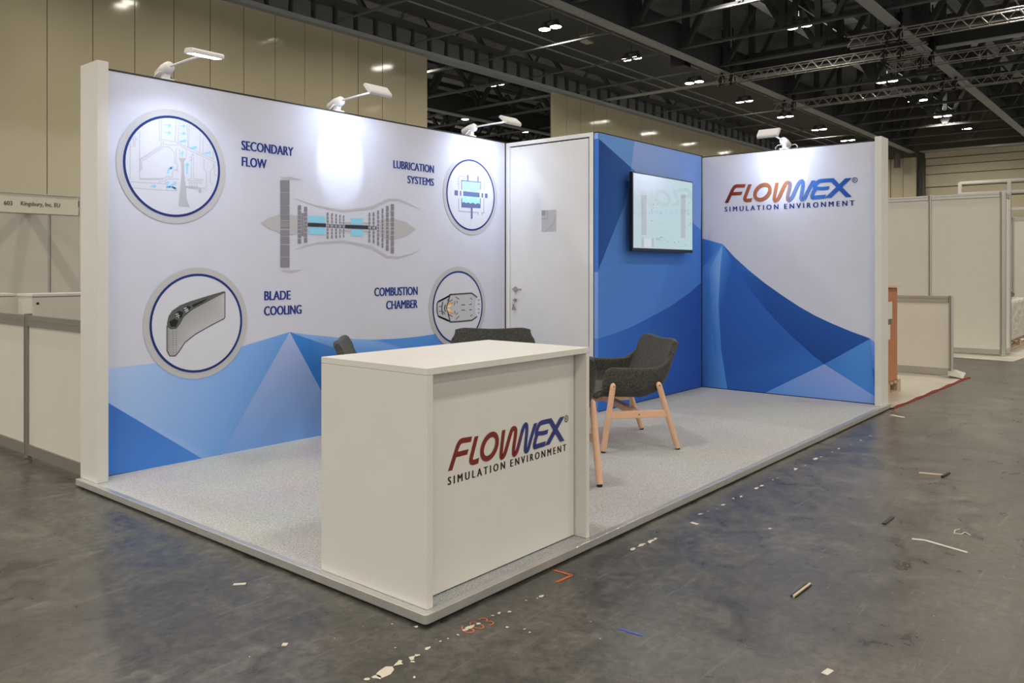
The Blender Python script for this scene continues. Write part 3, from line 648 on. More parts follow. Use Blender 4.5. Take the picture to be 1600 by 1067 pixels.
for s in (-1, 1):
    yy = lambda y: 547 + s * (y - 547)
    pr.poly(K((295, yy(540)), (310, yy(490)), (345, yy(460)), (405, yy(450)), (385, yy(490)), (335, yy(535))), [C(235, 225, 170, 1.1), C(225, 160, 90), C(215, 120, 60), C(200, 100, 55), C(225, 150, 95), C(235, 215, 160)], 8)
pr.build('printed_roundel', lw, label='roundel with combustion chamber and orange flames')
# -- engine cross-section
pr = Print(wallL); K = crop(390, 240, 5.336); GB, CN, SHF = C(128, 128, 140, 1.15), C(182, 182, 190, 1.05), C(58, 60, 74, 1.1)
pr.poly(K((90, 575), (160, 535), (250, 507), (340, 507), (400, 520), (400, 668), (340, 675), (250, 660), (160, 625)), CN, 1)
pr.poly(K((1085, 555), (1120, 545), (1200, 540), (1300, 570), (1385, 630), (1300, 690), (1200, 714), (1120, 705), (1085, 690)), CN, 1)
pr.stroke(K((375, 375), (550, 435), (680, 462), (780, 478), (900, 465), (1020, 450), (1090, 415), (1160, 383), (1240, 385), (1340, 425), (1420, 467)), [.004, .01, .016, .018, .02, .022, .022, .02, .016, .01, .004], CN, 1)
pr.stroke(K((380, 800), (460, 772), (570, 745), (780, 730), (900, 752), (1020, 780), (1090, 825), (1150, 862), (1240, 865), (1340, 840), (1420, 803)), [.004, .01, .014, .018, .02, .022, .022, .02, .016, .01, .004], CN, 1)
pr.stroke(K((255, 198), (340, 203), (425, 218)), [.006, .02, .004], CN, 1); pr.stroke(K((260, 977), (345, 982), (430, 970)), [.006, .02, .004], CN, 1)
pr.poly(K((760, 568), (1000, 575), (1000, 590), (760, 582)), CN, 1); pr.poly(K((760, 635), (1000, 643), (1000, 657), (760, 650)), CN, 1)
def cell(x0, x1_, y0, y1_, c_=GB, lay=3, sl=.012): pr.poly(K((x0, y0), (x1_, y0 + (x1_ - x0) * sl), (x1_, y1_ + (x1_ - x0) * sl), (x0, y1_)), c_, lay)
for a, c_ in ((220, 318), (325, 427), (433, 503), (508, 556), (562, 576), (581, 590), (595, 602), (607, 625), (635, 683), (690, 752), (760, 858), (865, 948)): cell(255, 331, a, c_)
for x0, x1_, y0, y1_, n in ((401, 428, 427, 752, 9), (452, 479, 440, 745, 8), (641, 657, 487, 712, 8), (679, 692, 493, 710, 8), (713, 727, 500, 708, 8), (747, 757, 505, 705, 8), (777, 788, 512, 702, 8), (990, 1005, 490, 742, 8), (1025, 1040, 487, 750, 8),
                            (1062, 1078, 470, 770, 9), (1099, 1115, 455, 788, 9), (1135, 1158, 432, 812, 9), (1175, 1202, 417, 835, 9)):
    ks = [1.5 - abs(i - (n - 1) / 2) * -.35 for i in range(n)]; tot = sum(ks); y = y0
    for kk in ks:
        h = (y1_ - y0) * kk / tot; cell(x0, x1_, y + 3, y + h - 3); y += h
cell(433, 447, 495, 688)
for q in (((490, 517), (628, 522), (628, 578), (490, 575)), ((490, 612), (628, 617), (628, 678), (490, 672)), ((843, 537), (945, 540), (945, 592), (843, 590)), ((843, 630), (945, 632), (945, 688), (843, 686))): pr.poly(K(*q), C(125, 182, 230, 1.4), 2)
for q in (((483, 577), (635, 583), (635, 612), (483, 608)), ((793, 592), (987, 600), (987, 630), (793, 622))): pr.poly(K(*q), SHF, 4)
for x in (667, 702, 735, 767, 1015, 1050): cell(x - 4, x + 5, 588 + (x - 667) * .045, 618 + (x - 667) * .045, SHF, 4)
pr.build('printed_engine', lw, label='grey cutaway engine with light blue chambers')
# -- captions
for txt, bl, br, tl in (('SECONDARY', (377.5, 235), (457.8, 243.2), (377.5, 220.5)), ('FLOW', (378, 260), (416, 262.8), (378, 245.5)), ('LUBRICATION', (614.8, 262.5), (677.5, 270.3), (614.8, 250.2)), ('SYSTEMS', (636.8, 286.2), (677.5, 290.5), (636.8, 274.5)),
                        ('BLADE', (413.2, 469), (453.6, 467.9), (413.2, 454.8)), ('COOLING', (412.8, 492.8), (470.6, 490.2), (412.8, 478.6)), ('COMBUSTION', (585, 462.8), (652, 460.6), (585, 449.5)), ('CHAMBER', (603.5, 483.2), (652, 481), (603.5, 470))):
    pr = Print(wallL); a = pxL(*bl); b_ = pxL(*br); c_ = pxL(*tl); put_text(pr, txt, a[0], b_[0], (a[1] + b_[1]) / 2, (a[1] + b_[1]) / 2 + c_[1] - a[1], C(30, 50, 120, 1.4), offset=.034)
    pr.build('printed_caption', lw, label='navy caption ' + txt.lower())

# ---------------------------------------------------------------- storage room: door wall and blue wall
dw = thing('door_wall', 'white framed wall of the small store room holding the door', 'wall', (X1, 2.4, PZ))
H2 = 2.50 + PZ
yd0, yd1, zd = 1.986, 2.901, 2.497
m = MB(); m.box(X1, YBR, PZ, X1 + .05, yd0 - .011, H2); m.box(X1, yd1 + .006, PZ, X1 + .05, YL, H2); m.box(X1, yd0 - .011, zd + .012, X1 + .05, yd1 + .006, H2); m.build('door_frame', white_paint, dw, bevel=.002)
m = MB(); m.box(X1 + .02, yd0 - .011, PZ, X1 + .04, yd1 + .006, zd + .012); m.build('rebate', black_gap, dw)
m = MB(); m.box(X1 + .05, YBR, PZ, X1 + .06, YL, H2); m.build('backing', white_paint, dw)
dr = thing('door', 'plain white door with lever handle and grey notice', 'door', (X1, yd1, PZ))
m = MB(); m.box(X1 + .003, yd0, PZ + .006, X1 + .02, yd1, zd); m.build('door_leaf', door_paint, dr, bevel=.0015)
hy, hz, _ = 2.832, 1.125, 0
m = MB(); m.tube([(X1 + .003, hy, hz), (X1 - .006, hy, hz)], .026, 16); rs = m.build('rosette', chrome, dr)
m = MB(); m.tube([(X1 - .005, hy, hz), (X1 - .045, hy, hz), (X1 - .05, hy - .01, hz), (X1 - .05, hy - .11, hz)], .009, 8); m.build('lever', chrome, rs)
ky, kz = 2.835, 1.0
m = MB(); m.tube([(X1 + .003, ky, kz + .02), (X1 - .008, ky, kz + .02)], .017, 12); lk = m.build('lock_cylinder', chrome, dr)
kk = thing('key_bunch', 'small bunch of keys hanging from the white door lock', 'keys', (X1 - .02, ky, kz))
m = MB(); m.box(X1 - .04, ky - .002, kz + .012, X1 - .008, ky + .002, kz + .028); m.build('key', chrome, kk)
m = MB(); m.tube([(X1 - .03, ky + .014 * math.cos(a), kz - .005 + .014 * math.sin(a)) for a in [i * .7 for i in range(10)]], .0015, 5); m.build('ring', chrome, kk)
for dy in (-.012, .012, .0): m = MB(); m.bar((X1 - .03, ky, kz - .02), (X1 - .025, ky + dy * 1.6, kz - .075), .003, .014); m.build('key', chrome, kk)
st = thing('notice', 'small grey square notice with curved line stuck on the door', 'sign', (X1, 2.43, 1.77))
pr = Print(lambda a, z, lay: (X1 + .0025 - lay * .0006, a, z))
y0, y1_, z0, z1_ = 2.345, 2.516, 1.668, 1.872
pr.poly([(y1_, z0), (y0, z0), (y0, z1_), (y1_, z1_)], (.50, .50, .55), 0)
def nq(a, b_): return (y1_ + (y0 - y1_) * a, z1_ + (z0 - z1_) * b_)
pr.poly([nq(0, 0), nq(.28, 0), nq(.28, .25), nq(0, .25)], (.33, .33, .37), 2)
pr.stroke([nq(0, .40), nq(.40, .40), nq(.40, 0)], .012, (.38, .38, .42), 1)
pr.stroke([nq(.98, .2), nq(.85, .55), nq(.6, .8), nq(.2, 1)], .006, (.36, .36, .40), 1)
pr.build('sheet', st)

bw = thing('display_wall', 'blue faceted fabric wall behind the television', 'wall', (X1, YB, PZ))
m = MB(); m.box(X1 + .006, YB + .006, PZ, X3, YBR, H2); m.build('wall_core', white_paint, bw)
bb = attr_mat('blue_fabric', .8, .2)
def Bp(*uv): return [pxB(*p) for p in uv]
pr = Print(lambda a, z, lay: (a, YB - lay * .0005, z))
xl, xr = X1, X3 - .004; zt = H2 - .010
def cl(p): return (min(max(p[0], xl), xr), min(max(p[1], PZ + .008), zt))
def BP(*uv): return [cl(q) for q in Bp(*uv)]
pr.poly([(xl, PZ + .008), (xr, PZ + .008), (xr, zt), (xl, zt)], [C(42, 88, 168, 1.5), C(36, 70, 145), C(40, 80, 155), C(60, 110, 180)], 0)
pr.poly(BP((936, 195), (991.4, 212), (986.3, 262), (936, 217)), C(92, 134, 196, 1.5), 1)
pr.poly(BP((991.4, 212), (1097, 238), (1095, 359), (986.3, 262)), [C(128, 150, 208), C(100, 138, 205), C(112, 145, 208), C(125, 148, 205)], 1)
pr.poly(BP((936, 217), (986.3, 262), (975, 321.7), (935, 421)), [C(34, 66, 130, 1.4), C(44, 82, 150, 1.4), C(44, 84, 152, 1.4), C(34, 72, 142, 1.4)], 1)
pr.poly(BP((986.3, 262), (1095, 359), (1095, 442), (1077, 457.8), (1048, 478.4), (1017, 494.9), (986, 511), (955, 523), (933, 529), (933, 421), (975, 321.7)), [C(60, 110, 188), C(70, 116, 195)] + [C(66, 112, 186)] * 7 + [C(68, 112, 182)] * 2, 1)
pr.build('fabric_skin', bw, bb)
pr = Print(lambda a, z, lay: (X1 - lay * .0005, a, z))
zz = [zt, onx(932, 217, X1)[2], onx(932, 425, X1)[2], onx(932, 529, X1)[2], PZ + .008]
for i, c_ in enumerate((C(120, 148, 212), C(56, 104, 184), C(108, 138, 206), C(80, 116, 196))): pr.poly([(YBR - .004, zz[i + 1]), (YB, zz[i + 1]), (YB, zz[i]), (YBR - .004, zz[i])], c_, 0)
pr.build('fabric_return', bw, bb)
m = MB(); m.box(X1, YB, H2 - .01, X3, YBR, H2); m.box(X1 - .001, YBR - .005, PZ, X1 + .004, YBR + .004, H2); m.box(X1 + .002, YB + .001, PZ, X3, YB + .004, PZ + .008); m.box(X3 - .018, YB - .002, PZ, X3 - .001, YB + .006, H2); m.build('frame_edge', black_gap, bw)
# rear side of the store room so it reads as a room from elsewhere
# ---------------------------------------------------------------- television
TY = 1.7779
tv = thing('television', 'flat screen television showing a pale diagram, mounted on the blue wall', 'television', (4.97, TY, 1.85))
A = ony(989.6, 269.6, TY); B = ony(1081.8, 289.4, TY); D = ony(989.4, 388, TY)
tx0, tx1, tz0, tz1 = A[0] - .012, B[0] + .012, 1.487, 2.222
m = MB(); m.box(tx0, TY + .001, tz0, tx1, TY + .035, tz1); m.build('casing', mat('tv_black', (.006, .006, .007), .3), tv, bevel=.003)
m = MB(); m.box(tx0 + .25, TY + .035, tz0 + .1, tx1 - .25, TY + .06, tz1 - .12); m.build('rear_housing', black, tv)
m = MB(); m.box(4.8, TY + .06, 1.7, 5.15, YB - .001, 2.0); m.build('wall_bracket', black, tv)
pr = Print(lambda a, z, lay: (a, TY - .0003 - lay * .0004, z))
SC = lambda u, v: (ony(u, v, TY)[0], ony(u, v, TY)[2])
pr.poly([(tx0 + .012, tz0 + .03), (tx1 - .012, tz0 + .03), (tx1 - .012, tz1 - .012), (tx0 + .012, tz1 - .012)], [(.50, .66, .70), (.50, .68, .72), (.52, .70, .76), (.60, .66, .75)], 0)
for u0, v0, u1, v1 in ((1001.7, 305, 1010, 367), (1063.6, 303, 1071, 372), (1002, 371, 1006, 386), (1018, 372, 1021.5, 386)): pr.poly([SC(u0, v1), SC(u1, v1), SC(u1, v0), SC(u0, v0)], (.46, .50, .56), 1)
pr.poly([SC(1006, 386), SC(1018, 386.5), SC(1018, 372.5), SC(1006, 372)], (.62, .72, .75), 1)
for i in range(60):
    u, v = random.choice(((random.uniform(1012, 1040), random.uniform(310, 356)), (random.uniform(1035, 1078), random.uniform(374, 384)), (random.uniform(1074, 1079), random.uniform(300, 380)), (random.uniform(1025, 1035), random.uniform(370, 376))))
    q = SC(u, v); s_ = random.uniform(.0025, .006); pr.poly([(q[0] - s_, q[1] - s_), (q[0] + s_, q[1] - s_), (q[0] + s_, q[1] + s_), (q[0] - s_, q[1] + s_)], (.12, .16, .2) if i % 2 else (.3, .42, .55), 2)
scr_m = attr_mat('lit_screen', .08, .8, emit=.62)
scr_m.node_tree.nodes['Principled BSDF'].inputs['Base Color'].default_value = (.02, .02, .02, 1)
for l in list(scr_m.node_tree.links):
    if l.to_socket.name == 'Base Color': scr_m.node_tree.links.remove(l)
pr.build('screen', tv, scr_m, label='lit pale cyan screen')

# ---------------------------------------------------------------- right wall
H3 = 2.488 + PZ
rw = thing('display_wall', 'white display wall with large colour logo above dark blue facets', 'wall', (X3, 1, PZ))
m = MB(); m.box(X3 + .006, .10, PZ, X3 + TH, YBR, H3 - .004); m.build('wall_core', white_paint, rw)
m = MB(); m.box(X3, .09, PZ + .008, X3 + .006, YB - .001, H3 - .010); m.build('fabric_skin', fabric, rw)
m = MB(); m.box(X3 - .001, .10, H3 - .010, X3 + TH, YBR, H3); m.box(X3 + .001, .09, PZ, X3 + .005, YB - .001, PZ + .008); m.build('frame_edge', black_gap, rw)
t = thing('end_fin', 'tall white end board at the right end of the logo wall', 'panel', (X3, .05, PZ))
m = MB(); m.box(5.885, .028, PZ + .0015, 6.105, .088, 2.555); m.build('board', white_lam, t, bevel=.002)
pr = Print(wallR)
def Rp(*uv): return [(min(q[0], YB - .002), max(q[1], PZ + .008)) for q in (pxR(*p) for p in uv)]
ap = (1129.5, 381.5)
outer = [(1148, 402), (1170, 422), (1196, 443), (1224, 462.7), (1248, 478.5), (1273.4, 493), (1300, 505.5), (1327, 516.7), (1360, 529)]
inner = [(1288, 568.9), (1271, 555.8), (1255.4, 541.4), (1235, 523), (1215, 503), (1196, 482), (1176.7, 458), (1163, 438.5), (1152, 420), (1140, 400)]
pr.poly(Rp((1097.6, 372.6), ap, *outer, (1371.8, 540.3), (1371.8, 640), (1097, 610)), [C(44, 92, 168), C(66, 122, 192)] + [C(40, 84, 158)] * 9 + [C(48, 100, 175), C(40, 86, 165), C(34, 74, 145)], 0)
pr.poly(Rp(ap, *outer, *inner), [C(48, 100, 172)] + [C(44, 90, 160)] * 2 + [C(32, 72, 142)] * 7 + [C(26, 60, 124)] * 3 + [C(30, 66, 134)] * 4 + [C(40, 84, 155)] * 3, 1)
pr.poly(Rp((1288, 568.9), (1367.8, 619.5), (1371.5, 640), (1195.8, 617)), [C(118, 136, 190), C(112, 140, 198), C(108, 136, 195), C(76, 124, 188)], 2)
pr.poly(Rp((1360, 529), (1288, 568.9), (1368, 619.5), (1363.5, 580)), [C(72, 124, 190), C(52, 104, 176), C(62, 116, 188), C(66, 118, 188)], 2)
pr.poly(Rp((1360, 529), (1371.8, 540.3), (1371.8, 585), (1363.5, 575)), [C(100, 140, 205), C(112, 146, 210), C(70, 118, 190), C(66, 116, 188)], 3)
pr.poly(Rp(ap, (1097.6, 417), (1097.6, 640), (1136.5, 640), (1127, 546), (1122.7, 476), (1125.5, 420)), [C(70, 122, 190), C(56, 108, 180), C(42, 84, 150), C(66, 120, 182), C(62, 118, 184), C(70, 125, 190), C(90, 140, 200)], 1)
pr.poly(Rp(ap, (1109, 420), (1112, 500), (1118, 560), (1122, 500), (1122.7, 476), (1125.5, 420)), [C(110, 150, 205), C(80, 130, 195), C(58, 108, 175), C(48, 98, 168), C(70, 125, 185), C(80, 132, 190), C(110, 150, 200)], 2)
pr.build('printed_facets', rw)

# ---- the logo: strokes drawn in a normalised frame (x right, y up), used on the wall and on the counter
def LQ(x, y): p = pxR(1125 + x / 7.273, 270 + y / 7.273); return (-p[0], p[1])
x_org, z_org = LQ(57, 435)
def N(*pts): return [(q[0] - x_org, q[1] - z_org) for q in (LQ(*p) for p in pts)]
def sm(pts, it=2):
    for _ in range(it):
        o = [pts[0]]
        for a, b_ in zip(pts[:-1], pts[1:]): o += [(a[0] * .75 + b_[0] * .25, a[1] * .75 + b_[1] * .25), (a[0] * .25 + b_[0] * .75, a[1] * .25 + b_[1] * .75)]
        pts = o + [pts[-1]]
    return pts
HZ = (1, 0)
SLV = (.42, 1)
def logo_strokes():
    T = []
    WD = .0365
    def S_(pts, w_, smooth, e0=None, e1=None, closed=False, i=0): T.append((sm(N(*pts)) if smooth else N(*pts), w_, e0, e1, closed))
    S_([(76, 340), (118, 252), (150, 180), (178, 150), (225, 149), (288, 148)], WD, True, HZ, SLV)
    S_([(122, 240), (180, 237), (252, 233)], WD * .95, False, None, SLV)
    S_([(342, 132), (300, 240), (278, 300), (300, 316), (362, 308)], WD, True, HZ, SLV)
    S_([(650, 112), (632, 200), (612, 318), (648, 312), (674, 275), (725, 160), (755, 108), (800, 112), (796, 165), (768, 270), (772, 318), (810, 300), (845, 225), (895, 110), (935, 85), (948, 120), (930, 230), (918, 305), (960, 300), (985, 235), (1065, 88)], WD * .98, True, HZ, HZ)
    S_([(1292, 82), (1200, 86), (1130, 92), (1098, 118), (1072, 170), (1080, 188)], WD, True, SLV, None)
    S_([(1098, 176), (1170, 178), (1240, 172)], WD * .9, False, None, SLV)
    S_([(1092, 170), (1062, 215), (1040, 285), (1085, 278), (1200, 270)], WD, True, None, SLV)
    S_([(1462, 60), (1350, 168), (1228, 284)], WD * 1.15, False, HZ, HZ)
    S_([(1272, 74), (1352, 160), (1464, 274)], WD * 1.15, False, HZ, HZ)
    # O: slanted ellipse
    c0 = [(484 + 80 * math.cos(a) - 30 * math.sin(a) * 1.0, 218 + 86 * math.sin(a)) for a in [i * 2 * math.pi / 40 for i in range(40)]]
    T.append((N(*c0), WD, None, None, True))
    return T
LOGO = logo_strokes()
LW = max(p[0] for s_ in LOGO for p in s_[0])
def draw_logo(pr, tf, cf, sub, txtc, lay=1, rev=False):
    sc = tf(1, 0)[0] - tf(0, 0)[0]
    sc = abs(sc)
    for i, (pts, w_, e0, e1, closed) in enumerate(LOGO):
        pr.stroke([tf(*p) for p in pts], w_ * sc, None, lay + i * .5, closed=closed, ends=((e0[0] * sgn, e0[1]) if e0 else None, (e1[0] * sgn, e1[1]) if e1 else None), cf=cf)
# wall version: gradient inks
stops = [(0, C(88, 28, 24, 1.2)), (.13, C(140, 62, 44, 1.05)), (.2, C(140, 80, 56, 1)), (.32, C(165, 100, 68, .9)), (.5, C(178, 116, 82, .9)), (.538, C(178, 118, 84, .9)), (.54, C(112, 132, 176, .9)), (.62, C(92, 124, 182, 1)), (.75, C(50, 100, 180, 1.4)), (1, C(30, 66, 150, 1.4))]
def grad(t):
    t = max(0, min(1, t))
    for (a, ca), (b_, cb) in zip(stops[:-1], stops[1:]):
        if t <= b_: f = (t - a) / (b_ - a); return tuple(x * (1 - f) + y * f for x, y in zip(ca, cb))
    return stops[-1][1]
sgn = -1
pr = Print(wallR)
tfw = lambda x, y: (-(x_org + x), z_org + y)
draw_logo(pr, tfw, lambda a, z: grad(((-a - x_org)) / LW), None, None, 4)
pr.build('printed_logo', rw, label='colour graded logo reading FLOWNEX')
pr = Print(wallR)
a = N((57, 435))[0]; b_ = N((1527, 378))[0]; c_ = N((57, 382))[0]
def flipx(fn): return lambda x, z, lay: fn(-x, z, lay)
pr = Print(flipx(wallR))
NV = C(30, 52, 120, 1.35)
WX = [(0, N((664, 410))[0][0]), (N((733, 408))[0][0], b_[0])]
zc_ = z_org + b_[1] / 2
for (wa, wb_), word in zip(WX, ('SIMULATION', 'ENVIRONMENT')):
    pr = Print(flipx(wallR)); put_text(pr, word, x_org + wa, x_org + wb_, zc_, zc_ + (c_[1] - a[1]), NV, offset=.04, spacing=1.6, lay=4)
    pr.build('printed_caption', rw, label='printed word ' + word)
pr = Print(flipx(wallR))
rc = N((1533, 82))[0]; rr = abs(N((1561, 82))[0][0] - rc[0])
pr.stroke(circ(x_org + rc[0], z_org + rc[1], rr, 24), .0065, NV, 4, closed=True)
put_text(pr, 'R', x_org + rc[0] - rr * .42, x_org + rc[0] + rr * .5, z_org + rc[1] - rr * .5, z_org + rc[1] + rr * .5, NV, offset=.01, lay=4)
pr.build('registered_mark', rw)

# ---------------------------------------------------------------- counter
kx0, ky0, kx1, ky1 = .039, .034, 1.1116, .674; KH = .905 + PZ; ps = .026; z0c = PZ + .0015; REC = .068
ct = thing('reception_counter', 'white box counter with red and blue logo at the stand corner', 'counter', (.575, .35, PZ))
m = MB(); m.box(kx0, ky0, KH - ps, kx1, ky1, KH); m.build('top', white_lam, ct, bevel=.0012)
m = MB(); m.box(kx0, ky0, z0c, kx0 + .032, ky1, KH - ps - .0008); m.build('side_panel', white_lam, ct, bevel=.0012)
m = MB(); m.box(kx1 - .024, ky0, z0c, kx1, ky1, KH - ps - .0008); m.build('side_panel', white_lam, ct, bevel=.0012)
FP = ky0 + REC
m = MB(); m.box(kx0 + .033, FP, z0c + .006, kx1 - .032, FP + .018, KH - ps - .001); m.build('front_panel', white_lam, ct)
m = MB(); m.box(kx0 + .033, FP + .008, z0c, kx1 - .025, FP + .017, KH - ps - .001); m.build('front_backing', black_gap, ct)
m = MB(); m.box(kx0 + .033, FP + .02, .48, kx1 - .025, ky1 - .02, .5); m.build('shelf', white_lam, ct)
P0 = ony(640 + 320 / 5.333, 620 + 728 / 5.333, FP); P1 = ony(640 + 1302 / 5.333, 620 + 455 / 5.333, FP)
PT = ony(640 + 1275 / 5.333, 620 + 165 / 5.333, FP)
s1 = (P1[0] - P0[0]) / b_[0]; zb0 = (P0[2] + P1[2]) / 2
lt = N((1480, 60))[0][1]; s2 = (PT[2] - zb0) / lt
pr = Print(lambda a, z, lay: (a, FP - .0004 - lay * .0005, z)); sgn = 1
tfc = lambda x, y: (P0[0] + x * s1, zb0 + y * s2)
RED, BLU = C(112, 36, 30, 1.1), C(40, 50, 112, 1.2)
sp = N((848, 215))[0]
def cfc(a, z):
    x = (a - P0[0]) / s1; y = (z - zb0) / s2
    return RED if x < sp[0] - (y - sp[1]) * -.1 else BLU
# split the wave stroke at the colour change so the edge stays crisp
draw_logo(pr, tfc, cfc, None, None, 1)
pr.build('vinyl_logo', ct, vinyl, label='dark red and navy logo reading FLOWNEX')
pr = Print(lambda a, z, lay: (a, FP - .0004 - lay * .0005, z)); BKT = C(40, 38, 34, 1)
for (wa, wb_), word in zip(WX, ('SIMULATION', 'ENVIRONMENT')):
    pr = Print(lambda a, z, lay: (a, FP - .0004 - lay * .0005, z)); put_text(pr, word, P0[0] + wa * s1, P0[0] + wb_ * s1, zb0, zb0 + (c_[1] - a[1]) * s2, BKT, offset=.04, spacing=1.6)
    pr.build('vinyl_caption', ct, vinyl, label='black word ' + word)
pr = Print(lambda a, z, lay: (a, FP - .0004 - lay * .0005, z)); rcx, rcz = tfc(*rc); pr.stroke([(rcx + math.cos(i * .2618) * rr * s1, rcz + math.sin(i * .2618) * rr * s2) for i in range(24)], .0042, BKT, 1, closed=True)
put_text(pr, 'R', rcx - rr * .42 * s1, rcx + rr * .5 * s1, rcz - rr * .5 * s2, rcz + rr * .5 * s2, BKT, offset=.01)
pr.build('registered_mark', ct, vinyl)

# ---------------------------------------------------------------- arm spotlights on the wall tops
led = mat('led_strip', (1, 1, 1), .3, emit=(.8, .86, 1), es=14)
def spot(bx_, by_, d, zt, reach, rise, beam, W, label, aim):
    """base on the wall top at (bx_,by_), arm reaching along d, head pitched back to the wall"""
    t = thing('arm_spotlight', label, 'spotlight', (bx_, by_, zt), 'white arm spotlights on the wall tops')
    n = (-d[1], d[0])
    def G(a, c, z): return (bx_ + d[0] * a + n[0] * c, by_ + d[1] * a + n[1] * c, zt + z)
    def gbox(a0, a1, c0, c1, z0, z1, nm, mt, par, bev=0):
        cs = [(a0, c0), (a1, c0), (a1, c1), (a0, c1)]
        m = MB(); m.add([G(a, c, z0) for a, c in cs] + [G(a, c, z1) for a, c in cs], [(0, 3, 2, 1), (4, 5, 6, 7), (0, 1, 5, 4), (1, 2, 6, 5), (2, 3, 7, 6), (3, 0, 4, 7)]); return m.build(nm, mt, par, bevel=bev)
    gbox(-.05, .02, -.045, .045, .0, .012, 'clamp', spot_white, t, .002)
    gbox(-.035, .012, -.02, .02, .012, .045, 'stem', spot_white, t, .004)
    m = MB(); m.tube([G(-.11, 0, .045), G(-.10, 0, .05), G(-.02, 0, .07), G(.04, 0, .085), G(.055, 0, .088)], [.018, .034, .042, .036, .02], 14); m.build('transformer', spot_white, t)
    m = MB(); m.tube([G(-.115, 0, .044), G(-.105, 0, .047)], .02, 10); m.build('socket', black, t)
    m = MB(); m.tube([G(.04, 0, .085), G(reach * .5, 0, .09 + rise * .55), G(reach - .05, 0, .09 + rise)], .008, 8); m.build('arm', spot_white, t)
    m = MB(); m.tube([G(-.09, .03, .05), G(-.11, .07, .06), G(-.09, .10, .03), G(-.05, .1, -.0)], .0035, 6); m.build('cable', black if bx_ < 1 else spot_white, t)
    m = MB(); m.tube([G(.0, -.03, .05), G(.02, -.06, .045), G(.02, -.085, .02), G(.0, -.09, .0)], .0035, 6); m.build('cable', spot_white, t)
    # head: rounded slab; long side along d for a reach, tilted about the wall axis
    hw, hl, ht = .055, .105, .022
    Hc = Vector(G(reach, 0, .09 + rise)); A_ = Vector(aim)
    dirv = (A_ - Hc).normalized(); side = Vector((n[0], n[1], 0)).normalized(); fwd = side.cross(dirv).normalized()
    m = MB()
    prof = [(-hw, 0), (-hw * .95, -ht * .6), (-hw * .7, -ht), (hw * .7, -ht), (hw * .95, -ht * .6), (hw, 0), (hw, ht * .45), (-hw, ht * .45)]
    vs = []
    for sgn_ in (-1, 1):
        for a, z in prof: vs.append(Hc + side * (sgn_ * hl) + fwd * a + dirv * z)
    k = len(prof); m.add(vs, [tuple(range(k)), tuple(range(k, 2 * k))[::-1]] + [(i, i + k, (i + 1) % k + k, (i + 1) % k) for i in range(k)])
    hd_ = m.build('head', spot_white, t, bevel=.004)
    m = MB(); q = dirv * (ht * .46 + .001)
    m.add([Hc + side * (a * hl * .88) + fwd * (c * hw * .78) + q for a, c in ((-1, -1), (1, -1), (1, 1), (-1, 1))], [(0, 1, 2, 3), (3, 2, 1, 0)]); m.build('led_panel', led, hd_)
    l = bpy.data.lights.new('spot_light', 'AREA'); l.shape = 'RECTANGLE'; l.size = hl * 1.7; l.size_y = hw * 1.5; l.energy = W; l.color = COOL; l.spread = math.radians(120)
    o = bpy.data.objects.new('spot_light', l); COL.objects.link(o); o.location = Hc + dirv * (ht * .5 + .004)
    o.rotation_euler = Matrix((side, fwd, -dirv)).transposed().to_euler() if side.cross(fwd).dot(-dirv) > 0 else Matrix((-side, fwd, -dirv)).transposed().to_euler()
    if beam:
        l2 = bpy.data.lights.new('spot_beam', 'SPOT'); l2.energy = beam[0]; l2.color = COOL; l2.spot_size = math.radians(beam[1]); l2.spot_blend = beam[2]; l2.shadow_soft_size = .02
        o2 = bpy.data.objects.new('spot_beam', l2); COL.objects.link(o2); o2.location = o.location + dirv * .004; o2.rotation_euler = o.rotation_euler
ya = YL + .03
spot(.545, ya, (0, -1), H1, .47, .0, None, SPOT_W * .95, 'arm spotlight with visibly lit LEDs at the left end of the diagram wall', (.55, 2.72, 1.2))
spot(1.94, ya, (0, -1), H1, .47, .01, (16, 43, .35), SPOT_W * .4, 'arm spotlight in the middle of the diagram wall above the bright spot', (1.94, YL, 2.24))
spot(3.49, ya, (0, -1), H1, .47, .0, (6, 60, .9), SPOT_W * .9, 'arm spotlight at the right end of the diagram wall beside the door', (3.47, YL, 2.1))
spot(X3 + .03, .985, (-1, 0), H3, .40, .02, (11, 52, .35), SPOT_W * .45, 'arm spotlight on top of the logo wall', (X3, .935, 2.33))

# ---------------------------------------------------------------- armchairs
def bez(P, t):
    P = [Vector(p) for p in P]
    while len(P) > 1: P = [P[i] * (1 - t) + P[i + 1] * t for i in range(len(P) - 1)]
    return P[0]
def lerpk(keys, t):
    for (a, va), (b_, vb) in zip(keys[:-1], keys[1:]):
        if t <= b_:
            f = (t - a) / (b_ - a); f = f * f * (3 - 2 * f) * .5 + f * .5
            return Vector(va) * (1 - f) + Vector(vb) * f
    return Vector(keys[-1][1])
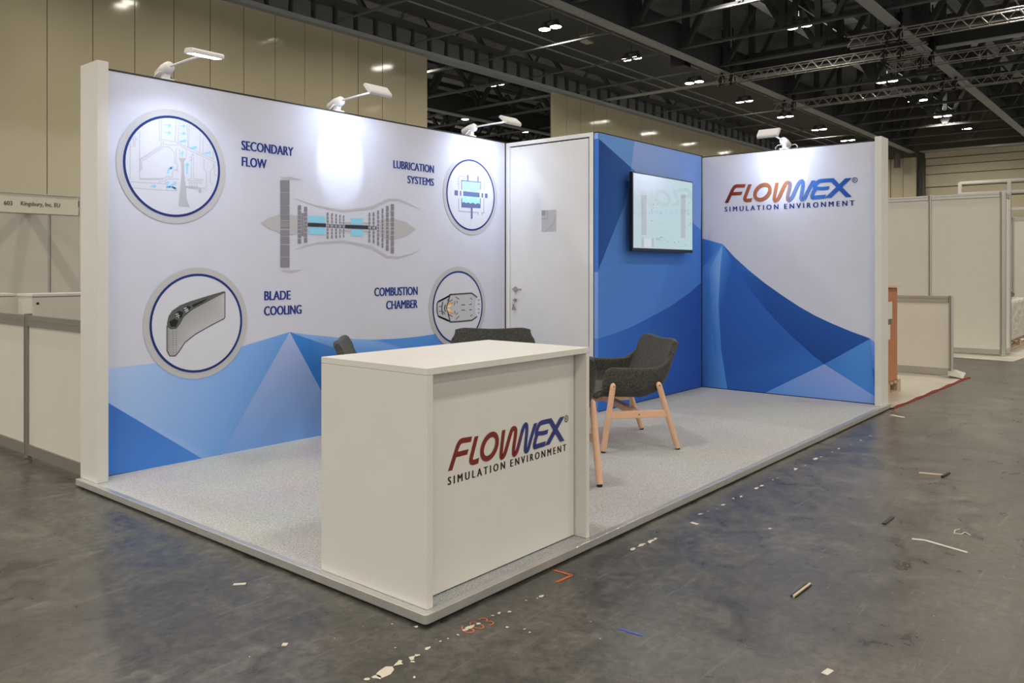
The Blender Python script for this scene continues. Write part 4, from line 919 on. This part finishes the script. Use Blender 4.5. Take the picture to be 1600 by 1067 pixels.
# local frame: +y forward, x to the side, z up from the carpet
Cc = [(0, (0, .30, .37)), (.08, (0, .285, .40)), (.45, (0, -.06, .385)), (.62, (0, -.19, .405)), (.74, (0, -.25, .51)), (1, (0, -.335, .757))]
Kc = [(0, (.36, .29, .30)), (.08, (.39, .27, .28)), (.45, (.40, -.04, .27)), (.62, (.39, -.18, .35)), (.74, (.39, -.235, .50)), (1, (.27, -.337, .785))]
Ec = [(0, (.33, .265, .48)), (.08, (.35, .25, .57)), (.16, (.358, .20, .592)), (.45, (.362, -.02, .582)), (.62, (.364, -.14, .585)), (.74, (.37, -.20, .62)), (.90, (.356, -.272, .680)), (1, (.312, -.316, .738))]
def chair_shell():
    nt_, na = 30, 11; V = []; Fc = []
    for i in range(nt_ + 1):
        t_ = i / nt_; c, k, e = lerpk(Cc, t_), lerpk(Kc, t_), lerpk(Ec, t_)
        half = []
        for j in range(na + 1):
            a = j / na; half.append(bez([c, Vector((k.x * .62, c.y, c.z)), k, k * .35 + e * .65, e], a))
        row = [Vector((-p.x, p.y, p.z)) for p in half[:0:-1]] + half
        V += row
    w_ = 2 * na + 1
    for i in range(nt_):
        for j in range(w_ - 1): Fc.append((i * w_ + j, i * w_ + j + 1, (i + 1) * w_ + j + 1, (i + 1) * w_ + j))
    return V, Fc
def make_chair():
    t = thing('armchair', '', 'armchair'); t['_w'] = 1
    V, Fc = chair_shell(); m = MB(); m.add(V, Fc, 0, True); o = m.build('seat_shell', felt, t)
    s = o.modifiers.new('solid', 'SOLIDIFY'); s.thickness = .046; s.offset = -1; s.use_even_offset = False
    o.modifiers.new('sub', 'SUBSURF').levels = 1; o.modifiers['sub'].render_levels = 2
    return t
def chair_parts(t):
    for s in (-1, 1):
        fr_top, fr_ft = (s * .388, .20, .468), (s * .362, .262, .012)
        rr_top, rr_ft = (s * .388, -.135, .468), (s * .362, -.285, .012)
        for top, ft in ((fr_top, fr_ft), (rr_top, rr_ft)):
            d = (Vector(top) - Vector(ft)).normalized()
            m = MB(); m.tube([Vector(ft), Vector(ft) + d * .02, Vector(top) - d * .02, Vector(top), Vector(top) + d * .012, Vector(top) + d * .018], [.018, .0205, .0205, .0195, .013, .004], 12, flat=1.0); lg = m.build('leg', wood, t)
            m = MB(); q = Vector(top) + Vector((s * .0195, 0, -.004)); m.tube([q - Vector((s * .006, 0, 0)), q + Vector((s * .004, 0, 0))], .007, 8); m.build('screw', chrome, lg)
            m = MB(); m.tube([(top[0], top[1], top[2] - .01), (s * .33, top[1], top[2] - .01)], .01, 8); m.build('stud', black, lg)
            m = MB(); m.tube([Vector(ft) - Vector((0, 0, .0115)), Vector(ft)], .017, 10); m.build('glide', black, lg)
        m = MB(); m.bar((s * .376, .225, .262), (s * .376, -.203, .262), .024, .05); st_ = m.build('stretcher', wood, t, bevel=.004)
        m = MB(); m.tube([(s * .387, .01, .262), (s * .3905, .01, .262)], .007, 8); m.build('screw', chrome, st_)
    m = MB(); m.bar((-.37, .01, .262), (.37, .01, .262), .05, .045); m.build('cross_rail', wood, t, bevel=.004)
    for s in (-1, 1): m = MB(); m.tube([(s * .2, .01, .28), (s * .2, .01, .385)], .008, 8); m.build('seat_bolt', chrome, t)
ch0 = make_chair(); chair_parts(ch0)
def dup(root):
    r = root.copy(); COL.objects.link(r)
    for c in [x for x in root.children]:
        k = c.copy(); COL.objects.link(k); k.parent = r
        for g in [x for x in c.children]:
            q = g.copy(); COL.objects.link(q); q.parent = k
    return r
CH = [((3.078, 1.082), (-.777, .629), 'charcoal felt armchair in full view in front of the blue wall'),
      ((1.725, .925), (.50, .87), 'charcoal felt armchair mostly hidden behind the counter, one leg showing beside it'),
      ((1.87, 2.385), (.715, -.70), 'charcoal felt armchair seen edge-on above the left end of the counter'),
      ((2.90, 2.205), (-.752, -.66), 'charcoal felt armchair facing the counter in front of the white door')]
for i, ((x, y), (fx, fy), lb) in enumerate(CH):
    o = ch0 if i == 0 else dup(ch0)
    o.location = (x, y, PZ); o.rotation_euler = (0, 0, math.atan2(fy, fx) - math.pi / 2); o['label'] = lb; o['group'] = 'felt armchairs on the stand'
for o in bpy.data.objects:
    if '_w' in o.keys(): del o['_w']

# ================================================================== FLOOR MARKS AND DEBRIS
def blob(m, x, y, r, n=7, z=.0012, st=1.0, ang=0):
    pts = []
    for k in range(n):
        a = 2 * math.pi * k / n; rr_ = r * random.uniform(.35, 1.15); px, py = rr_ * math.cos(a) * st, rr_ * math.sin(a)
        pts.append((x + px * math.cos(ang) - py * math.sin(ang), y + px * math.sin(ang) + py * math.cos(ang), z))
    m.add(pts, [tuple(range(n))])
m = MB()
for (u, v, r, st) in ((600, 1050, .030, 1.6), (588, 1058, .020, 1.2), (574, 1062, .012, 1), (623, 1036, .020, 1.3), (643, 1029, .014, 1.5), (652, 1024, .010, 1), (645, 1034, .009, 1), (668, 1013, .014, 1.4), (688, 1002, .006, 1), (735, 980, .016, 1.6), (728, 984, .012, 1.2), (748, 975, .010, 1),
                      (770, 962, .010, 1), (780, 958, .012, 1.2), (795, 956, .010, 1), (846, 932, .012, 1.3), (822, 938, .007, 1), (840, 935, .006, 1), (700, 998, .005, 1), (715, 992, .006, 1), (793, 980, .008, 1), (820, 983, .007, 1), (828, 988, .005, 1), (650, 979, .010, 1.1), (612, 975, .006, 1), (647, 1058, .009, 1),
                      (990, 858, .014, 2), (1002, 852, .016, 2), (1016, 846, .018, 2), (1024, 842, .012, 1.5), (1095, 803, .012, 2), (1106, 799, .008, 1), (1120, 795, .006, 1), (1130, 789, .012, 1.8), (1146, 779, .010, 1.5), (1158, 776, .012, 1.6), (1182, 763, .016, 2), (1190, 759, .012, 2), (1207, 750, .008, 1.5), (1215, 747, .010, 2),
                      (1243, 733, .016, 2.4), (1258, 727, .010, 1.8), (1275, 717, .018, 2.4), (1283, 714, .010, 2), (1300, 706, .009, 1.5), (1310, 701, .012, 2), (1330, 694, .010, 1.5), (1345, 688, .010, 1.8), (1360, 681, .012, 2), (1204, 826, .010, 1.4)):
    q = onz(u, v); blob(m, q[0], q[1], r, 8, st=st, ang=random.uniform(-.2, .2))
tag(m.build('tape_residue', chip), 'broken line of white tape residue on the concrete along the stand edge', 'residue', kind='stuff')
m = MB()
for _ in range(420):
    x, y = random.uniform(-1.4, 9), random.uniform(-3.0, 4)
    if -.02 < x < 6.2 and y > -.04: continue
    if x > 6 and y > -.15: continue
    if x < .2 and y > 2.9: y -= 3
    blob(m, x, y, random.uniform(.0015, .0045), 5)
tag(m.build('floor_grit', chip), 'pale specks of grit scattered over the concrete floor', 'grit', kind='stuff')
def strip(nm, label, cat, uvs, wd, ht, mt, z=.001):
    m = MB(); P_ = [onz(*p) for p in uvs]
    for a, b2 in zip(P_[:-1], P_[1:]): m.bar((a[0], a[1], z + ht / 2), (b2[0], b2[1], z + ht / 2), wd, ht)
    return tag(m.build(nm, mt), label, cat)
strip('wood_splinter', 'pale wood splinter with a dark tip on the far right floor', 'splinter', [(1436, 739.5), (1474, 743)], .018, .006, splinter)
strip('rubber_scrap', 'short black scrap beside the pale splinter', 'scrap', [(1472, 746), (1483, 740)], .014, .01, black)
strip('gouge_filler', 'dark chipped gouge in the concrete right of centre', 'gouge', [(1381, 819), (1395, 808)], .018, .004, black)
strip('gouge_filler', 'dark gouge with pale edges in the lower right floor', 'gouge', [(1239, 933), (1264, 914)], .022, .004, black)
strip('wood_splinter', 'pale splinter lying along the lower right floor gouge', 'splinter', [(1240, 934), (1266, 914)], .007, .009, splinter)
strip('packing_strip', 'long white plastic strip lying on the floor at right', 'strip', [(1425, 843), (1445, 845), (1511, 864)], .014, .004, shell_white)
strip('cable_tie', 'curled white cable tie on the floor above the long strip', 'cable tie', [(1500, 827), (1492, 829), (1491, 834), (1502, 835), (1508, 832), (1516, 837)], .004, .003, shell_white)
strip('paper_scrap', 'small white paper scrap on the floor by the platform edge', 'scrap', [(1080, 817), (1090, 820)], .02, .003, shell_white)
strip('paper_scrap', 'rectangular white scrap at the bottom right of the floor', 'scrap', [(1288, 1054), (1298, 1047)], .022, .002, shell_white)
strip('paper_scrap', 'pale torn scrap on the floor below the left platform edge', 'scrap', [(365, 914), (384, 913)], .018, .003, chip)
strip('paper_scrap', 'pale round scrap near the bottom left of the counter', 'scrap', [(441, 1008), (449, 1008)], .02, .003, chip)
strip('white_shard', 'thin white shard on the floor just beyond the right platform corner', 'shard', [(1392, 649), (1412, 653)], .03, .006, shell_white)
strip('chalk_mark', 'short blue chalk stroke on the concrete below the counter', 'mark', [(968, 982), (985, 988), (1004, 993)], .011, .0008, paint_b)
strip('floor_mark', 'orange painted corner bracket on the concrete beside the counter', 'mark', [(865, 891), (894, 899), (869, 910)], .014, .0008, paint_o)
vs, fs = text_polys('603', -.022)
mnx = min(v[0] for v in vs); mxx = max(v[0] for v in vs); q0 = onz(733, 991); q1 = onz(776, 974)
L_ = math.dist(q0[:2], q1[:2]); an = math.atan2(q1[1] - q0[1], q1[0] - q0[0]); sc = L_ / (mxx - mnx)
m = MB(); m.add([(q0[0] + ((v[0] - mnx) * math.cos(an) - v[1] * math.sin(an) * 1.1) * sc, q0[1] + ((v[0] - mnx) * math.sin(an) + v[1] * math.cos(an) * 1.1) * sc, .0009) for v in vs], fs)
tag(m.build('floor_number', paint_o), 'orange painted number 603 on the concrete in front of the counter corner', 'mark')
# fascia lettering
for nm, txt, u0, v0, u1, v1, ch in (('sign_number', '603', 6, 320, 19, 320.6, 6.3), ('sign_name', 'Kingsbury, Inc. EU', 32.5, 320.8, 93.5, 323.6, 6.3)):
    pr = Print(lambda a, z, lay: (a, 12.596 - lay * .002, z)); a = ony(u0, v0, 12.6); b_ = ony(u1, v1, 12.6)
    zc = (a[2] + b_[2]) / 2; put_text(pr, txt, a[0], b_[0], zc, zc + ch / F * 13.6, (.02, .02, .02), offset=.004); pr.build(nm, fa, vinyl)
